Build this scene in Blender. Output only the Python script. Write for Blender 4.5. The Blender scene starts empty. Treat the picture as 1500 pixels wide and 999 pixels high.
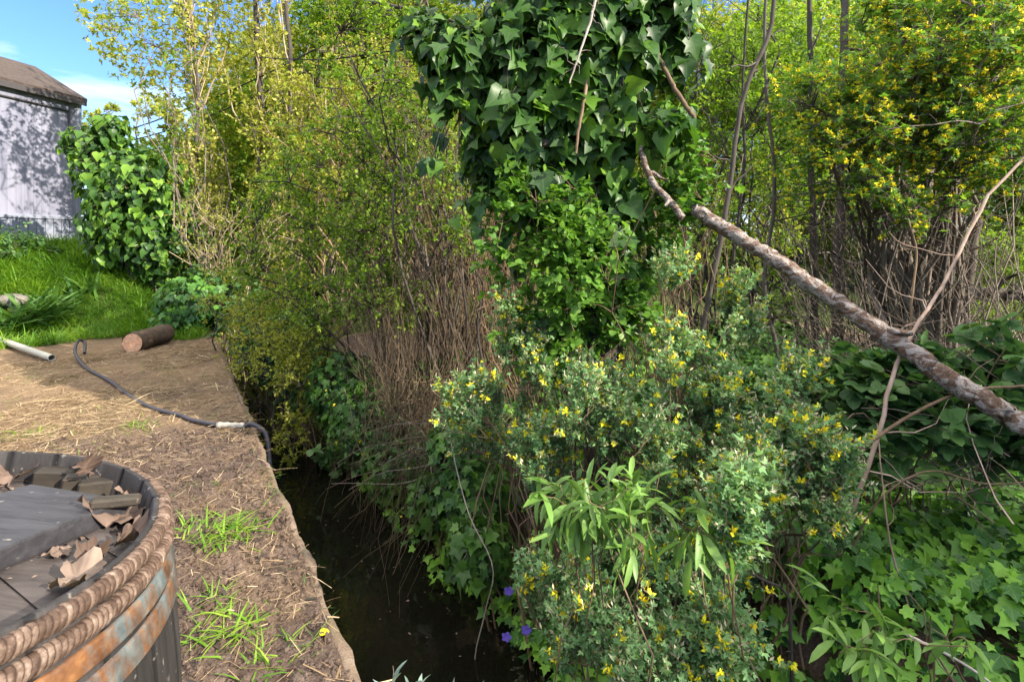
import bpy, math, random
import numpy as np
R = math.radians
SC = bpy.context.scene
COL = SC.collection
CAMZ = 1.3
HOR = 350.0
FPX = 750.0

def W(px, py, Y):
    """a point of the photograph's view at a chosen distance Y in front of the camera"""
    return np.array([(px - 750.0) / FPX * Y, Y, CAMZ + (HOR - py) / FPX * Y])

# ------------------------------------------------------------------ noise
_lat = np.random.default_rng(77).random((256, 256))
def vnoise(x, y):
    x = np.asarray(x, float); y = np.asarray(y, float)
    xi = np.floor(x).astype(int); yi = np.floor(y).astype(int)
    fx = x - xi; fy = y - yi
    fx = fx * fx * (3 - 2 * fx); fy = fy * fy * (3 - 2 * fy)
    a = _lat[xi & 255, yi & 255]; b = _lat[(xi + 1) & 255, yi & 255]
    c = _lat[xi & 255, (yi + 1) & 255]; d = _lat[(xi + 1) & 255, (yi + 1) & 255]
    return (a * (1 - fx) + b * fx) * (1 - fy) + (c * (1 - fx) + d * fx) * fy
def fbm(x, y, o=4):
    s = 0; a = 0.5; t = 0
    for k in range(o):
        s = s + a * vnoise(x * 2 ** k + 17.3 * k, y * 2 ** k + 9.1 * k); t += a; a *= 0.5
    return s / t
def sstep(a, b, x):
    t = np.clip((np.asarray(x, float) - a) / (b - a), 0, 1)
    return t * t * (3 - 2 * t)
def nrmz(v):
    return v / np.maximum(np.linalg.norm(v, axis=-1, keepdims=True), 1e-9)

# ------------------------------------------------------------------ channel frame
E0 = np.array([-0.44, 1.5]); UU = np.array([-0.548, 0.8366]); NN = np.array([0.8366, 0.548])
def ns(x, y):
    return (NN[0] * (x - E0[0]) + NN[1] * (y - E0[1]), UU[0] * (x - E0[0]) + UU[1] * (y - E0[1]))
def xy(n, s):
    return E0[0] + NN[0] * n + UU[0] * s, E0[1] + NN[1] * n + UU[1] * s
WATER = -0.75
def height(x, y, fine=True):
    x = np.asarray(x, float); y = np.asarray(y, float)
    n, s = ns(x, y)
    far = sstep(14, 30, np.hypot(x, y))
    # yard side
    rise = 1.15 * sstep(6.6, 9.6, y - 0.25 * (x + 6)) * sstep(-0.25, -1.1, n)
    yard = rise + (fbm(x * 0.9, y * 0.9) - 0.5) * 0.06
    if fine:
        near = 1 - sstep(5, 9, np.hypot(x, y))
        cl = fbm(x * 9, y * 9, 4)
        yard = yard + near * ((cl - 0.5) * 0.035 + 0.028 * np.maximum(0, vnoise(x * 34, y * 34) - 0.55) * (fbm(x * 3 + 5, y * 3, 2) > 0.4) + 0.05 * np.maximum(0, vnoise(x * 17 + 3, y * 17) - 0.68))
        yard = yard * (1 - .75 * sstep(-0.3, -0.14, n)) + .012 * sstep(-.2, -.14, n) + (fbm(x * 16, y * 16, 3) - .55) * .04 * sstep(-.2, -.09, n)
    # opposite bank
    bank = -0.98 + 0.85 * sstep(0.95, 1.75, n + (fbm(s * 1.3, n, 2) - 0.5) * 0.35) + 0.25 * sstep(1.8, 5, n) + (fbm(x * 1.2, y * 1.2) - 0.5) * 0.12
    bed = np.where(n > 0.5, bank, -1.05)
    z = np.where(n < -0.02, yard, bed)
    return z * (1 - far) + far * 0.35

# ------------------------------------------------------------------ objects
def tag(o, label=None, cat=None, group=None, kind=None):
    if label: o['label'] = label
    if cat: o['category'] = cat
    if group: o['group'] = group
    if kind: o['kind'] = kind
    return o
def empty(name, loc, label, cat, group=None):
    o = bpy.data.objects.new(name, None); COL.objects.link(o)
    o.location = [float(v) for v in loc]; o.empty_display_size = 0.1
    return tag(o, label, cat, group)

class Acc:
    """collects vertices and faces; build() links them as one mesh object"""
    def __init__(s):
        s.V = []; s.F = []; s.T = []; s.UV = []; s.n = 0
    def add(s, V, F, tint=0.5, uv=None):
        V = np.asarray(V, float).reshape(-1, 3)
        F = np.asarray(F, int)
        s.V.append(V); s.F.append(F + s.n); s.n += len(V)
        s.T.append(np.broadcast_to(np.asarray(tint, float), (len(V),)))
        s.UV.append(np.zeros((len(V), 2)) if uv is None else uv)
        return s
    def build(s, name, mat, parent=None, smooth=True, loc=None):
        V = np.concatenate(s.V); T = np.concatenate(s.T); UV = np.concatenate(s.UV)
        base = np.zeros(3)
        if parent is not None:
            base = np.array(parent.location)
        elif loc is not None:
            base = np.array(loc, float)
        me = bpy.data.meshes.new(name)
        loops = np.concatenate([f.reshape(-1) for f in s.F]); cnt = np.concatenate([np.full(len(f), f.shape[1]) for f in s.F])
        st = np.concatenate([[0], np.cumsum(cnt)[:-1]])
        me.vertices.add(len(V)); me.vertices.foreach_set('co', (V - base).astype(np.float32).ravel())
        me.loops.add(len(loops)); me.loops.foreach_set('vertex_index', loops.astype(np.int32))
        me.polygons.add(len(cnt)); me.polygons.foreach_set('loop_start', st.astype(np.int32)); me.polygons.foreach_set('loop_total', cnt.astype(np.int32))
        me.polygons.foreach_set('use_smooth', np.full(len(cnt), smooth))
        a = me.attributes.new('tint', 'FLOAT', 'POINT'); a.data.foreach_set('value', T.astype(np.float32))
        b = me.attributes.new('luv', 'FLOAT_VECTOR', 'POINT')
        b.data.foreach_set('vector', np.c_[UV, np.zeros(len(UV))].astype(np.float32).ravel())
        me.update(calc_edges=True); me.validate()
        me.materials.append(mat)
        o = bpy.data.objects.new(name, me); COL.objects.link(o)
        if parent is not None: o.parent = parent
        elif loc is not None: o.location = [float(v) for v in base]
        return o

def tubes(acc, P, r, m=5, tint=0.5, cap=False, bump=None, uvscale=1.0):
    """P (B,n,3) centre lines, r (B,n) radii"""
    P = np.asarray(P, float); r = np.asarray(r, float)
    if P.ndim == 2: P = P[None]; r = np.broadcast_to(r, P.shape[:1] + (P.shape[1],))
    B, n, _ = P.shape
    T = nrmz(np.gradient(P, axis=1))
    mT = np.abs(T.mean(axis=1)); ref = np.zeros((B, 3)); ref[np.arange(B), mT.argmin(axis=1)] = 1
    U = nrmz(np.cross(T, ref[:, None, :])); Vv = np.cross(T, U)
    a = np.arange(m) * 2 * np.pi / m
    rr = r[:, :, None] * np.ones(m)
    if bump is not None: rr = rr * bump
    X = P[:, :, None, :] + rr[..., None] * (np.cos(a)[None, None, :, None] * U[:, :, None, :] + np.sin(a)[None, None, :, None] * Vv[:, :, None, :])
    idx = np.arange(B * n * m).reshape(B, n, m)
    q = np.stack([idx[:, :-1], np.roll(idx, -1, 2)[:, :-1], np.roll(idx, -1, 2)[:, 1:], idx[:, 1:]], -1).reshape(-1, 4)
    t = np.broadcast_to(np.asarray(tint, float).reshape(-1, 1), (B, n * m)).reshape(-1) if np.ndim(tint) else np.full(B * n * m, tint)
    L = np.concatenate([np.zeros((B, 1)), np.cumsum(np.linalg.norm(np.diff(P, axis=1), axis=2), axis=1)], 1)
    uv = np.stack([np.broadcast_to(a / (2 * np.pi), (B, n, m)), np.broadcast_to(L[:, :, None] * uvscale, (B, n, m))], -1).reshape(-1, 2)
    acc.add(X.reshape(-1, 3), q, t, uv)
    if cap:
        for b in range(B):
            for k, sgn in ((0, 1), (n - 1, -1)):
                ring = X[b, k]; c = ring.mean(0)
                f = [[m, (i + 1) % m, i] if sgn > 0 else [m, i, (i + 1) % m] for i in range(m)]
                acc.add(np.vstack([ring, c]), f, float(np.ravel(tint)[0]), np.vstack([np.tile([[0.3, -1.0]], (m, 1)), [[0, -1.0]]]))
    return acc

def box(acc, c, sx, sy, sz, rot=None, tint=0.5, bev=0.0):
    """box with optional chamfer; rot = 3x3"""
    b = min(bev, sx * .45, sy * .45, sz * .45)
    pts = []; F = []
    if b <= 0:
        V = np.array([[x, y, z] for x in (-.5, .5) for y in (-.5, .5) for z in (-.5, .5)]) * [sx, sy, sz]
        F = [[0, 1, 3, 2], [4, 6, 7, 5], [0, 4, 5, 1], [2, 3, 7, 6], [0, 2, 6, 4], [1, 5, 7, 3]]
    else:
        def ring(z, i):
            x = sx / 2 - i; y = sy / 2 - i; c_ = b if i == 0 else b * .6
            return [[-x + c_, -y, z], [x - c_, -y, z], [x, -y + c_, z], [x, y - c_, z], [x - c_, y, z], [-x + c_, y, z], [-x, y - c_, z], [-x, -y + c_, z]]
        V = np.array(ring(-sz / 2, b) + ring(-sz / 2 + b, 0) + ring(sz / 2 - b, 0) + ring(sz / 2, b))
        for k in range(3):
            for i in range(8):
                F.append([k * 8 + i, k * 8 + (i + 1) % 8, (k + 1) * 8 + (i + 1) % 8, (k + 1) * 8 + i])
        acc.add((V @ rot.T if rot is not None else V) + np.asarray(c), F, tint)
        Vt = V[24:]; Vb = V[:8][::-1]
        for Q in (Vt, Vb):
            acc.add((Q @ rot.T if rot is not None else Q) + np.asarray(c), [list(range(8))], tint)
        return acc
    acc.add((V @ rot.T if rot is not None else V) + np.asarray(c), F, tint)
    return acc
def rotz(a):
    c, s = math.cos(a), math.sin(a); return np.array([[c, -s, 0], [s, c, 0], [0, 0, 1.0]])
def frame3(xa, up=(0, 0, 1)):
    x = nrmz(np.array(xa, float)); z = np.array(up, float); z = nrmz(z - x * (z @ x)); y = np.cross(z, x)
    return np.stack([x, y, z], 1)

# ------------------------------------------------------------------ leaf templates  (x across, y along 0..1, z up)
def tpl(outline, mid=None, fold=0.12, curl=0.15, fan=True):
    o = np.array(outline, float); c = np.array([[0.0, 0.38 if mid is None else mid]])
    p = np.vstack([o, c])
    z = fold * np.abs(p[:, 0]) - curl * (p[:, 1] - 0.3) ** 2
    n = len(o)
    F = np.array([[n, i, (i + 1) % n] for i in range(n)])
    return dict(v=np.c_[p, z], f=F, uv=p)
def sym(right):
    r = [(x, y) for x, y in right]
    return [(0, 0)] + r + [(0, 1)] + [(-x, y) for x, y in reversed(r)]
T_IVY = tpl(sym([(.2, -.1), (.46, .04), (.36, .26), (.56, .5), (.26, .55)]), fold=.17, curl=.3)
T_IVY_HEART = tpl(sym([(.24, -.12), (.46, .06), (.46, .34), (.24, .66)]), fold=.3, curl=.5)
T_OVAL = tpl(sym([(.22, .12), (.31, .42), (.2, .75)]), fold=.22, curl=.25)
T_ROUND = tpl(sym([(.33, .1), (.46, .42), (.3, .8)]), fold=.2, curl=.25)
def strip(ws, ys, fold, curl):
    V = []; F = []
    for w, y in zip(ws, ys):
        z = -curl * y * y
        V += [[-w, y, z + fold * w], [0, y, z], [w, y, z + fold * w]]
    k = len(ws)
    for i in range(k - 1):
        a = i * 3
        F += [[a, a + 1, a + 4, a + 3], [a + 1, a + 2, a + 5, a + 4]]
    V = np.array(V, float)
    return dict(v=V, f=np.array(F), uv=V[:, :2].copy())
T_LANCE = strip([.008, .085, .115, .09, .004], [0, .22, .5, .78, 1], .35, .35)
T_BLADE = strip([.03, .024, .016, .002], [0, .35, .7, 1], .3, .45)
T_STRAP = strip([.035, .05, .045, .028, .002], [0, .3, .6, .85, 1], .4, .55)
T_SMALL = dict(v=np.array([[0, 0, 0], [.26, .45, .07], [0, 1, -.06], [-.26, .45, .07]], float), f=np.array([[0, 1, 2], [0, 2, 3]]), uv=np.array([[0, 0], [.26, .45], [0, 1], [-.26, .45]], float))
def merge(parts):
    V = []; F = []; U = []; n = 0
    for t, ang, off, sc, tilt in parts:
        v = t['v'] * sc; ca, sa = math.cos(tilt), math.sin(tilt)
        v = np.c_[v[:, 0], v[:, 1] * ca - v[:, 2] * sa, v[:, 1] * sa + v[:, 2] * ca]
        c, s = math.cos(ang), math.sin(ang)
        v = np.c_[v[:, 0] * c - v[:, 1] * s, v[:, 0] * s + v[:, 1] * c, v[:, 2]] + np.array(off)
        V.append(v); F.append(t['f'] + n); U.append(t['uv']); n += len(v)
    return dict(v=np.concatenate(V), f=np.concatenate(F), uv=np.concatenate(U))
T_TRIF = merge([(T_SMALL, 0, (0, .25, 0), .75, .1), (T_SMALL, 1.05, (0, .25, 0), .62, .15), (T_SMALL, -1.05, (0, .25, 0), .62, .1)])
T_FLOWER = merge([(T_SMALL, 0, (0, 0, 0), 1.0, .9), (T_SMALL, .9, (0, 0, 0), .8, .2), (T_SMALL, -.9, (0, 0, 0), .8, .2), (T_SMALL, 3.1, (0, 0, 0), .6, .5)])
T_STAR = merge([(T_ROUND, k * 2 * math.pi / 5, (0, 0, 0), .55, .15) for k in range(5)])
T_CLUMP = merge([(T_SMALL, .0, (0, 0, 0), 1, .2), (T_SMALL, 1.3, (.1, .1, .1), .8, .5), (T_SMALL, -1.5, (-.1, .2, 0), .9, -.2), (T_SMALL, 2.6, (0, .3, .15), .8, .3)])
T_BRAMBLE = merge([(T_ROUND, 0, (0, .45, 0), .75, .05), (T_ROUND, 1.25, (0, .4, 0), .65, .05), (T_ROUND, -1.25, (0, .4, 0), .65, .05)])

def place(acc, t, pos, d, nr, size, tint, ysc=None):
    pos = np.asarray(pos, float)
    d = nrmz(np.asarray(d, float)); nr = nrmz(nr - d * (nr * d).sum(-1, keepdims=True))
    sd = np.cross(d, nr)
    B = len(pos); k = len(t['v'])
    size = np.broadcast_to(np.asarray(size, float), (B,))
    wv = size if ysc is None else size * ysc
    X = pos[:, None, :] + wv[:, None, None] * t['v'][None, :, 0:1] * sd[:, None, :] + size[:, None, None] * t['v'][None, :, 1:2] * d[:, None, :] + size[:, None, None] * t['v'][None, :, 2:3] * nr[:, None, :]
    F = (t['f'][None] + (np.arange(B) * k)[:, None, None]).reshape(-1, t['f'].shape[1])
    T = np.repeat(np.broadcast_to(np.asarray(tint, float), (B,)), k)
    acc.add(X.reshape(-1, 3), F, T, np.tile(t['uv'], (B, 1)))

def bez(a, b, c, n):
    t = np.linspace(0, 1, n)[None, :, None]
    return (1 - t) ** 2 * a[:, None] + 2 * t * (1 - t) * b[:, None] + t * t * c[:, None]
def wob(rng, P, amp):
    B, n, _ = P.shape
    w = rng.normal(size=(B, n, 3)); w[:, 1:-1] = (w[:, :-2] + w[:, 1:-1] * 2 + w[:, 2:]) / 3
    L = np.linalg.norm(P[:, -1] - P[:, 0], axis=-1)[:, None, None]
    e = np.linspace(0, 1, n)[None, :, None]
    return P + w * amp * L * np.minimum(1, e * 4)
def along(P, i, t):
    """point and tangent at parameter t of curves i"""
    n = P.shape[1]; f = np.clip(t, 0, .9999) * (n - 1); k = f.astype(int); u = (f - k)[:, None]
    a = P[i, k]; b = P[i, k + 1]
    return a * (1 - u) + b * u, nrmz(b - a)
def rdir(rng, n):
    return nrmz(rng.normal(size=(n, 3)))

def in_blobs(rng, blobs, n, shell=2.4):
    b = np.array([x[:6] for x in blobs], float); w = np.array([x[6] if len(x) > 6 else x[3] * x[4] * x[5] for x in blobs]); w = w / w.sum()
    i = rng.choice(len(b), n, p=w)
    r = rng.random(n) ** (1 / shell)
    return b[i, :3] + rdir(rng, n) * r[:, None] * b[i, 3:6]
def blob(px, py, Y, rx, rz, ry, w=None):
    """blob whose centre is seen at px,py; radii rx, rz in photograph pixels, ry metres"""
    c = W(px, py, Y); k = Y / FPX
    return (c[0], c[1], c[2], rx * k, ry, rz * k, w if w else rx * rz * 1.0)

def plant(name, label, cat, bases, blobs, leaf, lmat, bmat, ns_=12, nb=60, ntw=5, twl=.18, nl=7, ls=.05, seed=1, r0=.012, up=.25, ljit=.6, droop=.15,
          flower=None, group=None, names=('stems', 'foliage', 'blossom'), tint=(0.0, 1.0), stemr=None, bow=.25, wig=.05, loc=None, minz=None, spread=1.0, tipbright=.35, lsv=.3, m=5):
    rng = np.random.default_rng(seed)
    bases = np.asarray(bases, float).reshape(-1, 3)
    root = empty(name, bases.mean(0) if loc is None else loc, label, cat, group)
    bi = rng.integers(0, len(bases), ns_)
    b0 = bases[bi] + rng.normal(size=(ns_, 3)) * [.05, .05, 0]
    tg = in_blobs(rng, blobs, ns_, 1.6)
    mid = b0 * .55 + tg * .45; mid[:, 2] = b0[:, 2] + (tg[:, 2] - b0[:, 2]) * (.5 + bow)
    S = wob(rng, bez(b0, mid, tg, 10), wig)
    taper = np.linspace(1, .28, 10)
    sr = (rng.uniform(.6, 1.2, ns_) * r0)[:, None] * taper
    st = Acc(); tubes(st, S, sr, m + 1, rng.random(ns_))
    # branches
    C = in_blobs(rng, blobs, nb)
    if minz is not None: C[:, 2] = np.maximum(C[:, 2], minz)
    flat = S[:, 2:].reshape(-1, 3)
    dd = np.linalg.norm(C[:, None] - flat[None], axis=2) + 2.0 * np.maximum(0, flat[None, :, 2] - C[:, None, 2])
    j = dd.argmin(1); p0 = flat[j]
    mid = (p0 + C) / 2; mid[:, 2] += .12 * np.linalg.norm(C - p0, axis=1)
    Bc = wob(rng, bez(p0, mid, C, 7), wig)
    tubes(st, Bc, np.full((nb, 1), r0 * .38) * np.linspace(1, .35, 7), m, rng.random(nb))
    # twigs
    N = nb * ntw
    i = np.repeat(np.arange(nb), ntw); q, tn = along(Bc, i, rng.uniform(.25, 1, N))
    d = nrmz(tn * .5 + rdir(rng, N) * .9 * spread + np.array([0, 0, up]))
    L = twl * rng.uniform(.5, 1.4, N)
    e = q + d * L[:, None]; md = q + d * L[:, None] * .5 + np.array([0, 0, 1]) * (up * .15 * L)[:, None]
    Tw = wob(rng, bez(q, md, e, 5), wig * .7)
    tubes(st, Tw, np.full((N, 1), max(.0011, r0 * .13)) * np.linspace(1, .5, 5), 3, rng.random(N))
    st.build(names[0], bmat, root)
    # leaves
    M = N * nl
    i = np.repeat(np.arange(N), nl); tt = rng.uniform(.08, 1, M)
    q, tn = along(Tw, i, tt)
    d = nrmz(tn * .55 + rdir(rng, M) * .8 + np.array([0, 0, -droop]))
    nn = nrmz(np.array([0, 0, 1.0]) + rdir(rng, M) * ljit)
    cl = rng.random(nb)[i // ntw]
    tv = tint[0] + (tint[1] - tint[0]) * np.clip(.35 * cl + .4 * rng.random(M) + tipbright * tt * rng.random(M), 0, 1)
    lf = Acc(); place(lf, leaf, q, d, nn, ls * rng.uniform(1 - lsv, 1 + lsv, M), tv, rng.uniform(.8, 1.15, M))
    lf.build(names[1], lmat, root)
    if flower:
        k = flower['n']; sel = rng.choice(N, min(N, flower['twigs']), replace=False)
        if 'zmin' in flower: sel = sel[Tw[sel, -1, 2] > flower['zmin']]
        i = np.repeat(sel, k); q, tn = along(Tw, i, rng.uniform(.55, 1, len(i)))
        d = nrmz(tn * .4 + rdir(rng, len(i))); fl = Acc()
        place(fl, T_FLOWER, q + rdir(rng, len(i)) * .006, d, rdir(rng, len(i)), flower['size'] * rng.uniform(.7, 1.3, len(i)), rng.random(len(i)))
        fl.build(names[2], flower['mat'], root)
        if 'mat2' in flower:
            sel = rng.choice(N, min(N, flower['twigs'] * 3), replace=False); i = np.repeat(sel, k + 3); q, tn = along(Tw, i, rng.uniform(.4, 1, len(i)))
            f2 = Acc(); place(f2, T_SMALL, q + rdir(rng, len(i)) * .008, nrmz(tn + rdir(rng, len(i)) * .8), rdir(rng, len(i)), flower['size'] * .95 * rng.uniform(.7, 1.3, len(i)), rng.random(len(i)), np.full(len(i), .6))
            f2.build('seed_pods', flower['mat2'], root)  # loose pale seed pods along the twigs, not blossom
    return root

# ------------------------------------------------------------------ materials
def new_mat(name):
    m = bpy.data.materials.new(name); m.use_nodes = True
    nt = m.node_tree; nt.nodes.clear()
    out = nt.nodes.new('ShaderNodeOutputMaterial')
    return m, nt, out
def nd(nt, t, **kw):
    n = nt.nodes.new(t)
    for k, v in kw.items(): setattr(n, k, v)
    return n
def ramp(nt, stops, fac):
    r = nd(nt, 'ShaderNodeValToRGB'); el = r.color_ramp.elements
    while len(el) < len(stops): el.new(.5)
    for e, (p, c) in zip(el, stops): e.position = p; e.color = (*c, 1)
    nt.links.new(fac, r.inputs[0]); return r.outputs[0]
def attr(nt, a):
    return nd(nt, 'ShaderNodeAttribute', attribute_name=a)
def noise(nt, scale, detail=5, vec=None, rough=.6, dist=0):
    n = nd(nt, 'ShaderNodeTexNoise'); n.inputs['Scale'].default_value = scale; n.inputs['Detail'].default_value = detail
    n.inputs['Roughness'].default_value = rough; n.inputs['Distortion'].default_value = dist
    if vec is not None: nt.links.new(vec, n.inputs['Vector'])
    return n
def math_(nt, op, a, b=None, c=None, clamp=False):
    n = nd(nt, 'ShaderNodeMath', operation=op, use_clamp=clamp)
    for k, v in enumerate((a, b, c)):
        if v is None: continue
        if isinstance(v, (int, float)): n.inputs[k].default_value = v
        else: nt.links.new(v, n.inputs[k])
    return n.outputs[0]
def mixc(nt, f, a, b, mode='MIX'):
    n = nd(nt, 'ShaderNodeMix', data_type='RGBA', blend_type=mode)
    for s, v in ((n.inputs[0], f), (n.inputs[6], a), (n.inputs[7], b)):
        if isinstance(v, (int, float)): s.default_value = v
        elif isinstance(v, tuple): s.default_value = (*v, 1)
        else: nt.links.new(v, s)
    return n.outputs[2]
def pos(nt, scale=(1, 1, 1), obj=False):
    g = nd(nt, 'ShaderNodeTexCoord').outputs['Object'] if obj else nd(nt, 'ShaderNodeNewGeometry').outputs['Position']
    mp = nd(nt, 'ShaderNodeMapping'); mp.inputs['Scale'].default_value = scale
    nt.links.new(g, mp.inputs[0]); return mp.outputs[0]
def bump(nt, h, strength=.5, dist=.01):
    b = nd(nt, 'ShaderNodeBump'); b.inputs['Strength'].default_value = strength; b.inputs['Distance'].default_value = dist
    nt.links.new(h, b.inputs['Height']); return b.outputs[0]
def princ(nt, out, col, rough=.8, normal=None, spec=.3, metal=0):
    p = nd(nt, 'ShaderNodeBsdfPrincipled')
    for s, v in (('Base Color', col), ('Roughness', rough), ('Specular IOR Level', spec), ('Metallic', metal)):
        if isinstance(v, (int, float)): p.inputs[s].default_value = v
        elif isinstance(v, tuple): p.inputs[s].default_value = (*v, 1)
        else: nt.links.new(v, p.inputs[s])
    if normal is not None: nt.links.new(normal, p.inputs['Normal'])
    if out is not None: nt.links.new(p.outputs[0], out.inputs[0])
    return p

def leaf_mat(name, dark, mid, light, trans=.35, rough=.5, spec=.35, veins=None, tcol=1.5):
    m, nt, out = new_mat(name)
    t = attr(nt, 'tint').outputs['Fac']
    col = ramp(nt, [(0, dark), (.5, mid), (1, light)], t)
    nz = noise(nt, 60, 2, pos(nt))
    col = mixc(nt, .35, col, mixc(nt, nz.outputs[0], (.35, .35, .35), (1.6, 1.6, 1.5)), 'MULTIPLY')
    if veins:
        uv = attr(nt, 'luv').outputs['Vector']
        sp = nd(nt, 'ShaderNodeSeparateXYZ'); nt.links.new(uv, sp.inputs[0])
        ax = math_(nt, 'ABSOLUTE', sp.outputs[0])
        ang = math_(nt, 'ARCTAN2', ax, sp.outputs[1])
        w = math_(nt, 'ABSOLUTE', math_(nt, 'SUBTRACT', math_(nt, 'MODULO', math_(nt, 'ADD', ang, .375), .75), .375))
        rad = math_(nt, 'MULTIPLY', w, math_(nt, 'SQRT', math_(nt, 'ADD', math_(nt, 'MULTIPLY', sp.outputs[0], sp.outputs[0]), math_(nt, 'MULTIPLY', sp.outputs[1], sp.outputs[1]))))
        v = math_(nt, 'SUBTRACT', 1, math_(nt, 'MULTIPLY', rad, 40), clamp=True)
        col = mixc(nt, math_(nt, 'MULTIPLY', v, .55), col, veins)
    p = princ(nt, None, col, rough, None, spec)
    tr = nd(nt, 'ShaderNodeBsdfTranslucent')
    tc = mixc(nt, 1.0, col, (1.12 * tcol, 1.15 * tcol, .5 * tcol), 'MULTIPLY'); nt.links.new(tc, tr.inputs[0])
    mx = nd(nt, 'ShaderNodeMixShader'); mx.inputs[0].default_value = trans
    nt.links.new(p.outputs[0], mx.inputs[1]); nt.links.new(tr.outputs[0], mx.inputs[2]); nt.links.new(mx.outputs[0], out.inputs[0])
    return m
def bark_mat(name, a, b, c, scale=30, bumpd=.004, stretch=.2, rough=.85):
    m, nt, out = new_mat(name)
    t = attr(nt, 'tint').outputs['Fac']
    n1 = noise(nt, scale, 6, pos(nt, (1, 1, stretch)), .65)
    n2 = noise(nt, scale * .35, 3, pos(nt))
    f = math_(nt, 'ADD', math_(nt, 'MULTIPLY', n1.outputs[0], .7), math_(nt, 'MULTIPLY', t, .35))
    col = ramp(nt, [(.25, a), (.55, b), (.85, c)], f)
    col = mixc(nt, .5, col, mixc(nt, n2.outputs[0], (.5, .5, .5), (1.5, 1.5, 1.5)), 'MULTIPLY')
    princ(nt, out, col, rough, bump(nt, n1.outputs[0], .8, bumpd)); return m

M = {}
M['ivy'] = leaf_mat('ivy_leaf', (.018, .065, .024), (.065, .18, .028), (.16, .34, .038), .25, .42, .28, veins=(.16, .26, .09))
M['ivy_dark'] = leaf_mat('mature_ivy_leaf', (.02, .055, .016), (.058, .14, .021), (.19, .34, .035), .28, .4, .26, veins=(.08, .16, .05))
M['plum'] = leaf_mat('plum_leaf', (.05, .1, .012), (.13, .23, .022), (.32, .43, .055), .42, .55, .25)
M['poplar'] = leaf_mat('poplar_leaf', (.12, .15, .018), (.3, .32, .04), (.58, .54, .16), .4, .5, .3)
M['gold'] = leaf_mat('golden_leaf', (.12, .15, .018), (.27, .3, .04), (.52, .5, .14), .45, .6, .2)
M['broom'] = leaf_mat('broom_leaf', (.065, .15, .065), (.14, .27, .11), (.28, .42, .19), .3, .6, .25)
M['broomtree'] = leaf_mat('broom_tree_leaf', (.05, .12, .025), (.1, .2, .035), (.2, .31, .055), .38, .6, .25)
M['willow'] = leaf_mat('willow_leaf', (.07, .14, .035), (.13, .25, .05), (.22, .36, .09), .3, .45, .4)
M['grey'] = leaf_mat('grey_green_leaf', (.09, .135, .115), (.15, .21, .185), (.22, .29, .27), .2, .5, .3)
M['bramble'] = leaf_mat('bramble_leaf', (.025, .065, .025), (.06, .14, .045), (.13, .23, .06), .25, .45, .28, veins=(.12, .2, .1))
M['honey'] = leaf_mat('climber_leaf', (.05, .13, .02), (.1, .22, .03), (.18, .33, .05), .33, .5, .3)
M['grass'] = leaf_mat('grass_blade', (.05, .12, .012), (.11, .24, .02), (.24, .36, .04), .35, .5, .3)
M['strap'] = leaf_mat('strap_leaf', (.03, .085, .02), (.06, .14, .03), (.1, .2, .04), .25, .45, .35)
M['yellow'] = leaf_mat('yellow_petal', (.7, .55, .012), (.86, .74, .02), (.9, .82, .05), .15, .6, .2, tcol=.8)
M['pod'] = leaf_mat('pale_seed_pod', (.4, .35, .22), (.56, .5, .34), (.7, .64, .47), .25, .7, .2, tcol=.8)
M['violet'] = leaf_mat('violet_petal', (.14, .08, .5), (.18, .12, .6), (.26, .2, .7), .2, .6, .2, tcol=.7)
M['straw'] = leaf_mat('dry_straw', (.12, .075, .042), (.3, .21, .125), (.56, .44, .29), .12, .75, .2, tcol=.7)
M['deadleaf'] = leaf_mat('dry_brown_leaf', (.075, .048, .038), (.15, .105, .085), (.25, .19, .155), .12, .75, .2, tcol=.7)
M['bark'] = bark_mat('grey_brown_bark', (.045, .035, .028), (.12, .095, .075), (.24, .2, .17))
M['logbark'] = bark_mat('rough_log_bark', (.03, .02, .015), (.085, .058, .042), (.26, .21, .17), 26, .01)
M['darkbark'] = bark_mat('dark_bark', (.022, .018, .016), (.06, .05, .042), (.13, .11, .095))
M['pale'] = bark_mat('pale_shoot', (.16, .12, .075), (.32, .25, .16), (.48, .4, .29))
M['brownstem'] = bark_mat('brown_stem', (.07, .045, .028), (.17, .115, .07), (.3, .21, .13))
M['reed'] = bark_mat('dry_reed', (.05, .035, .02), (.135, .097, .058), (.32, .245, .16))
M['twig'] = bark_mat('pinkish_twig', (.1, .065, .05), (.25, .17, .13), (.42, .33, .28))
M['greystem'] = bark_mat('weathered_twig', (.15, .12, .1), (.32, .27, .24), (.5, .45, .4))

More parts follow.
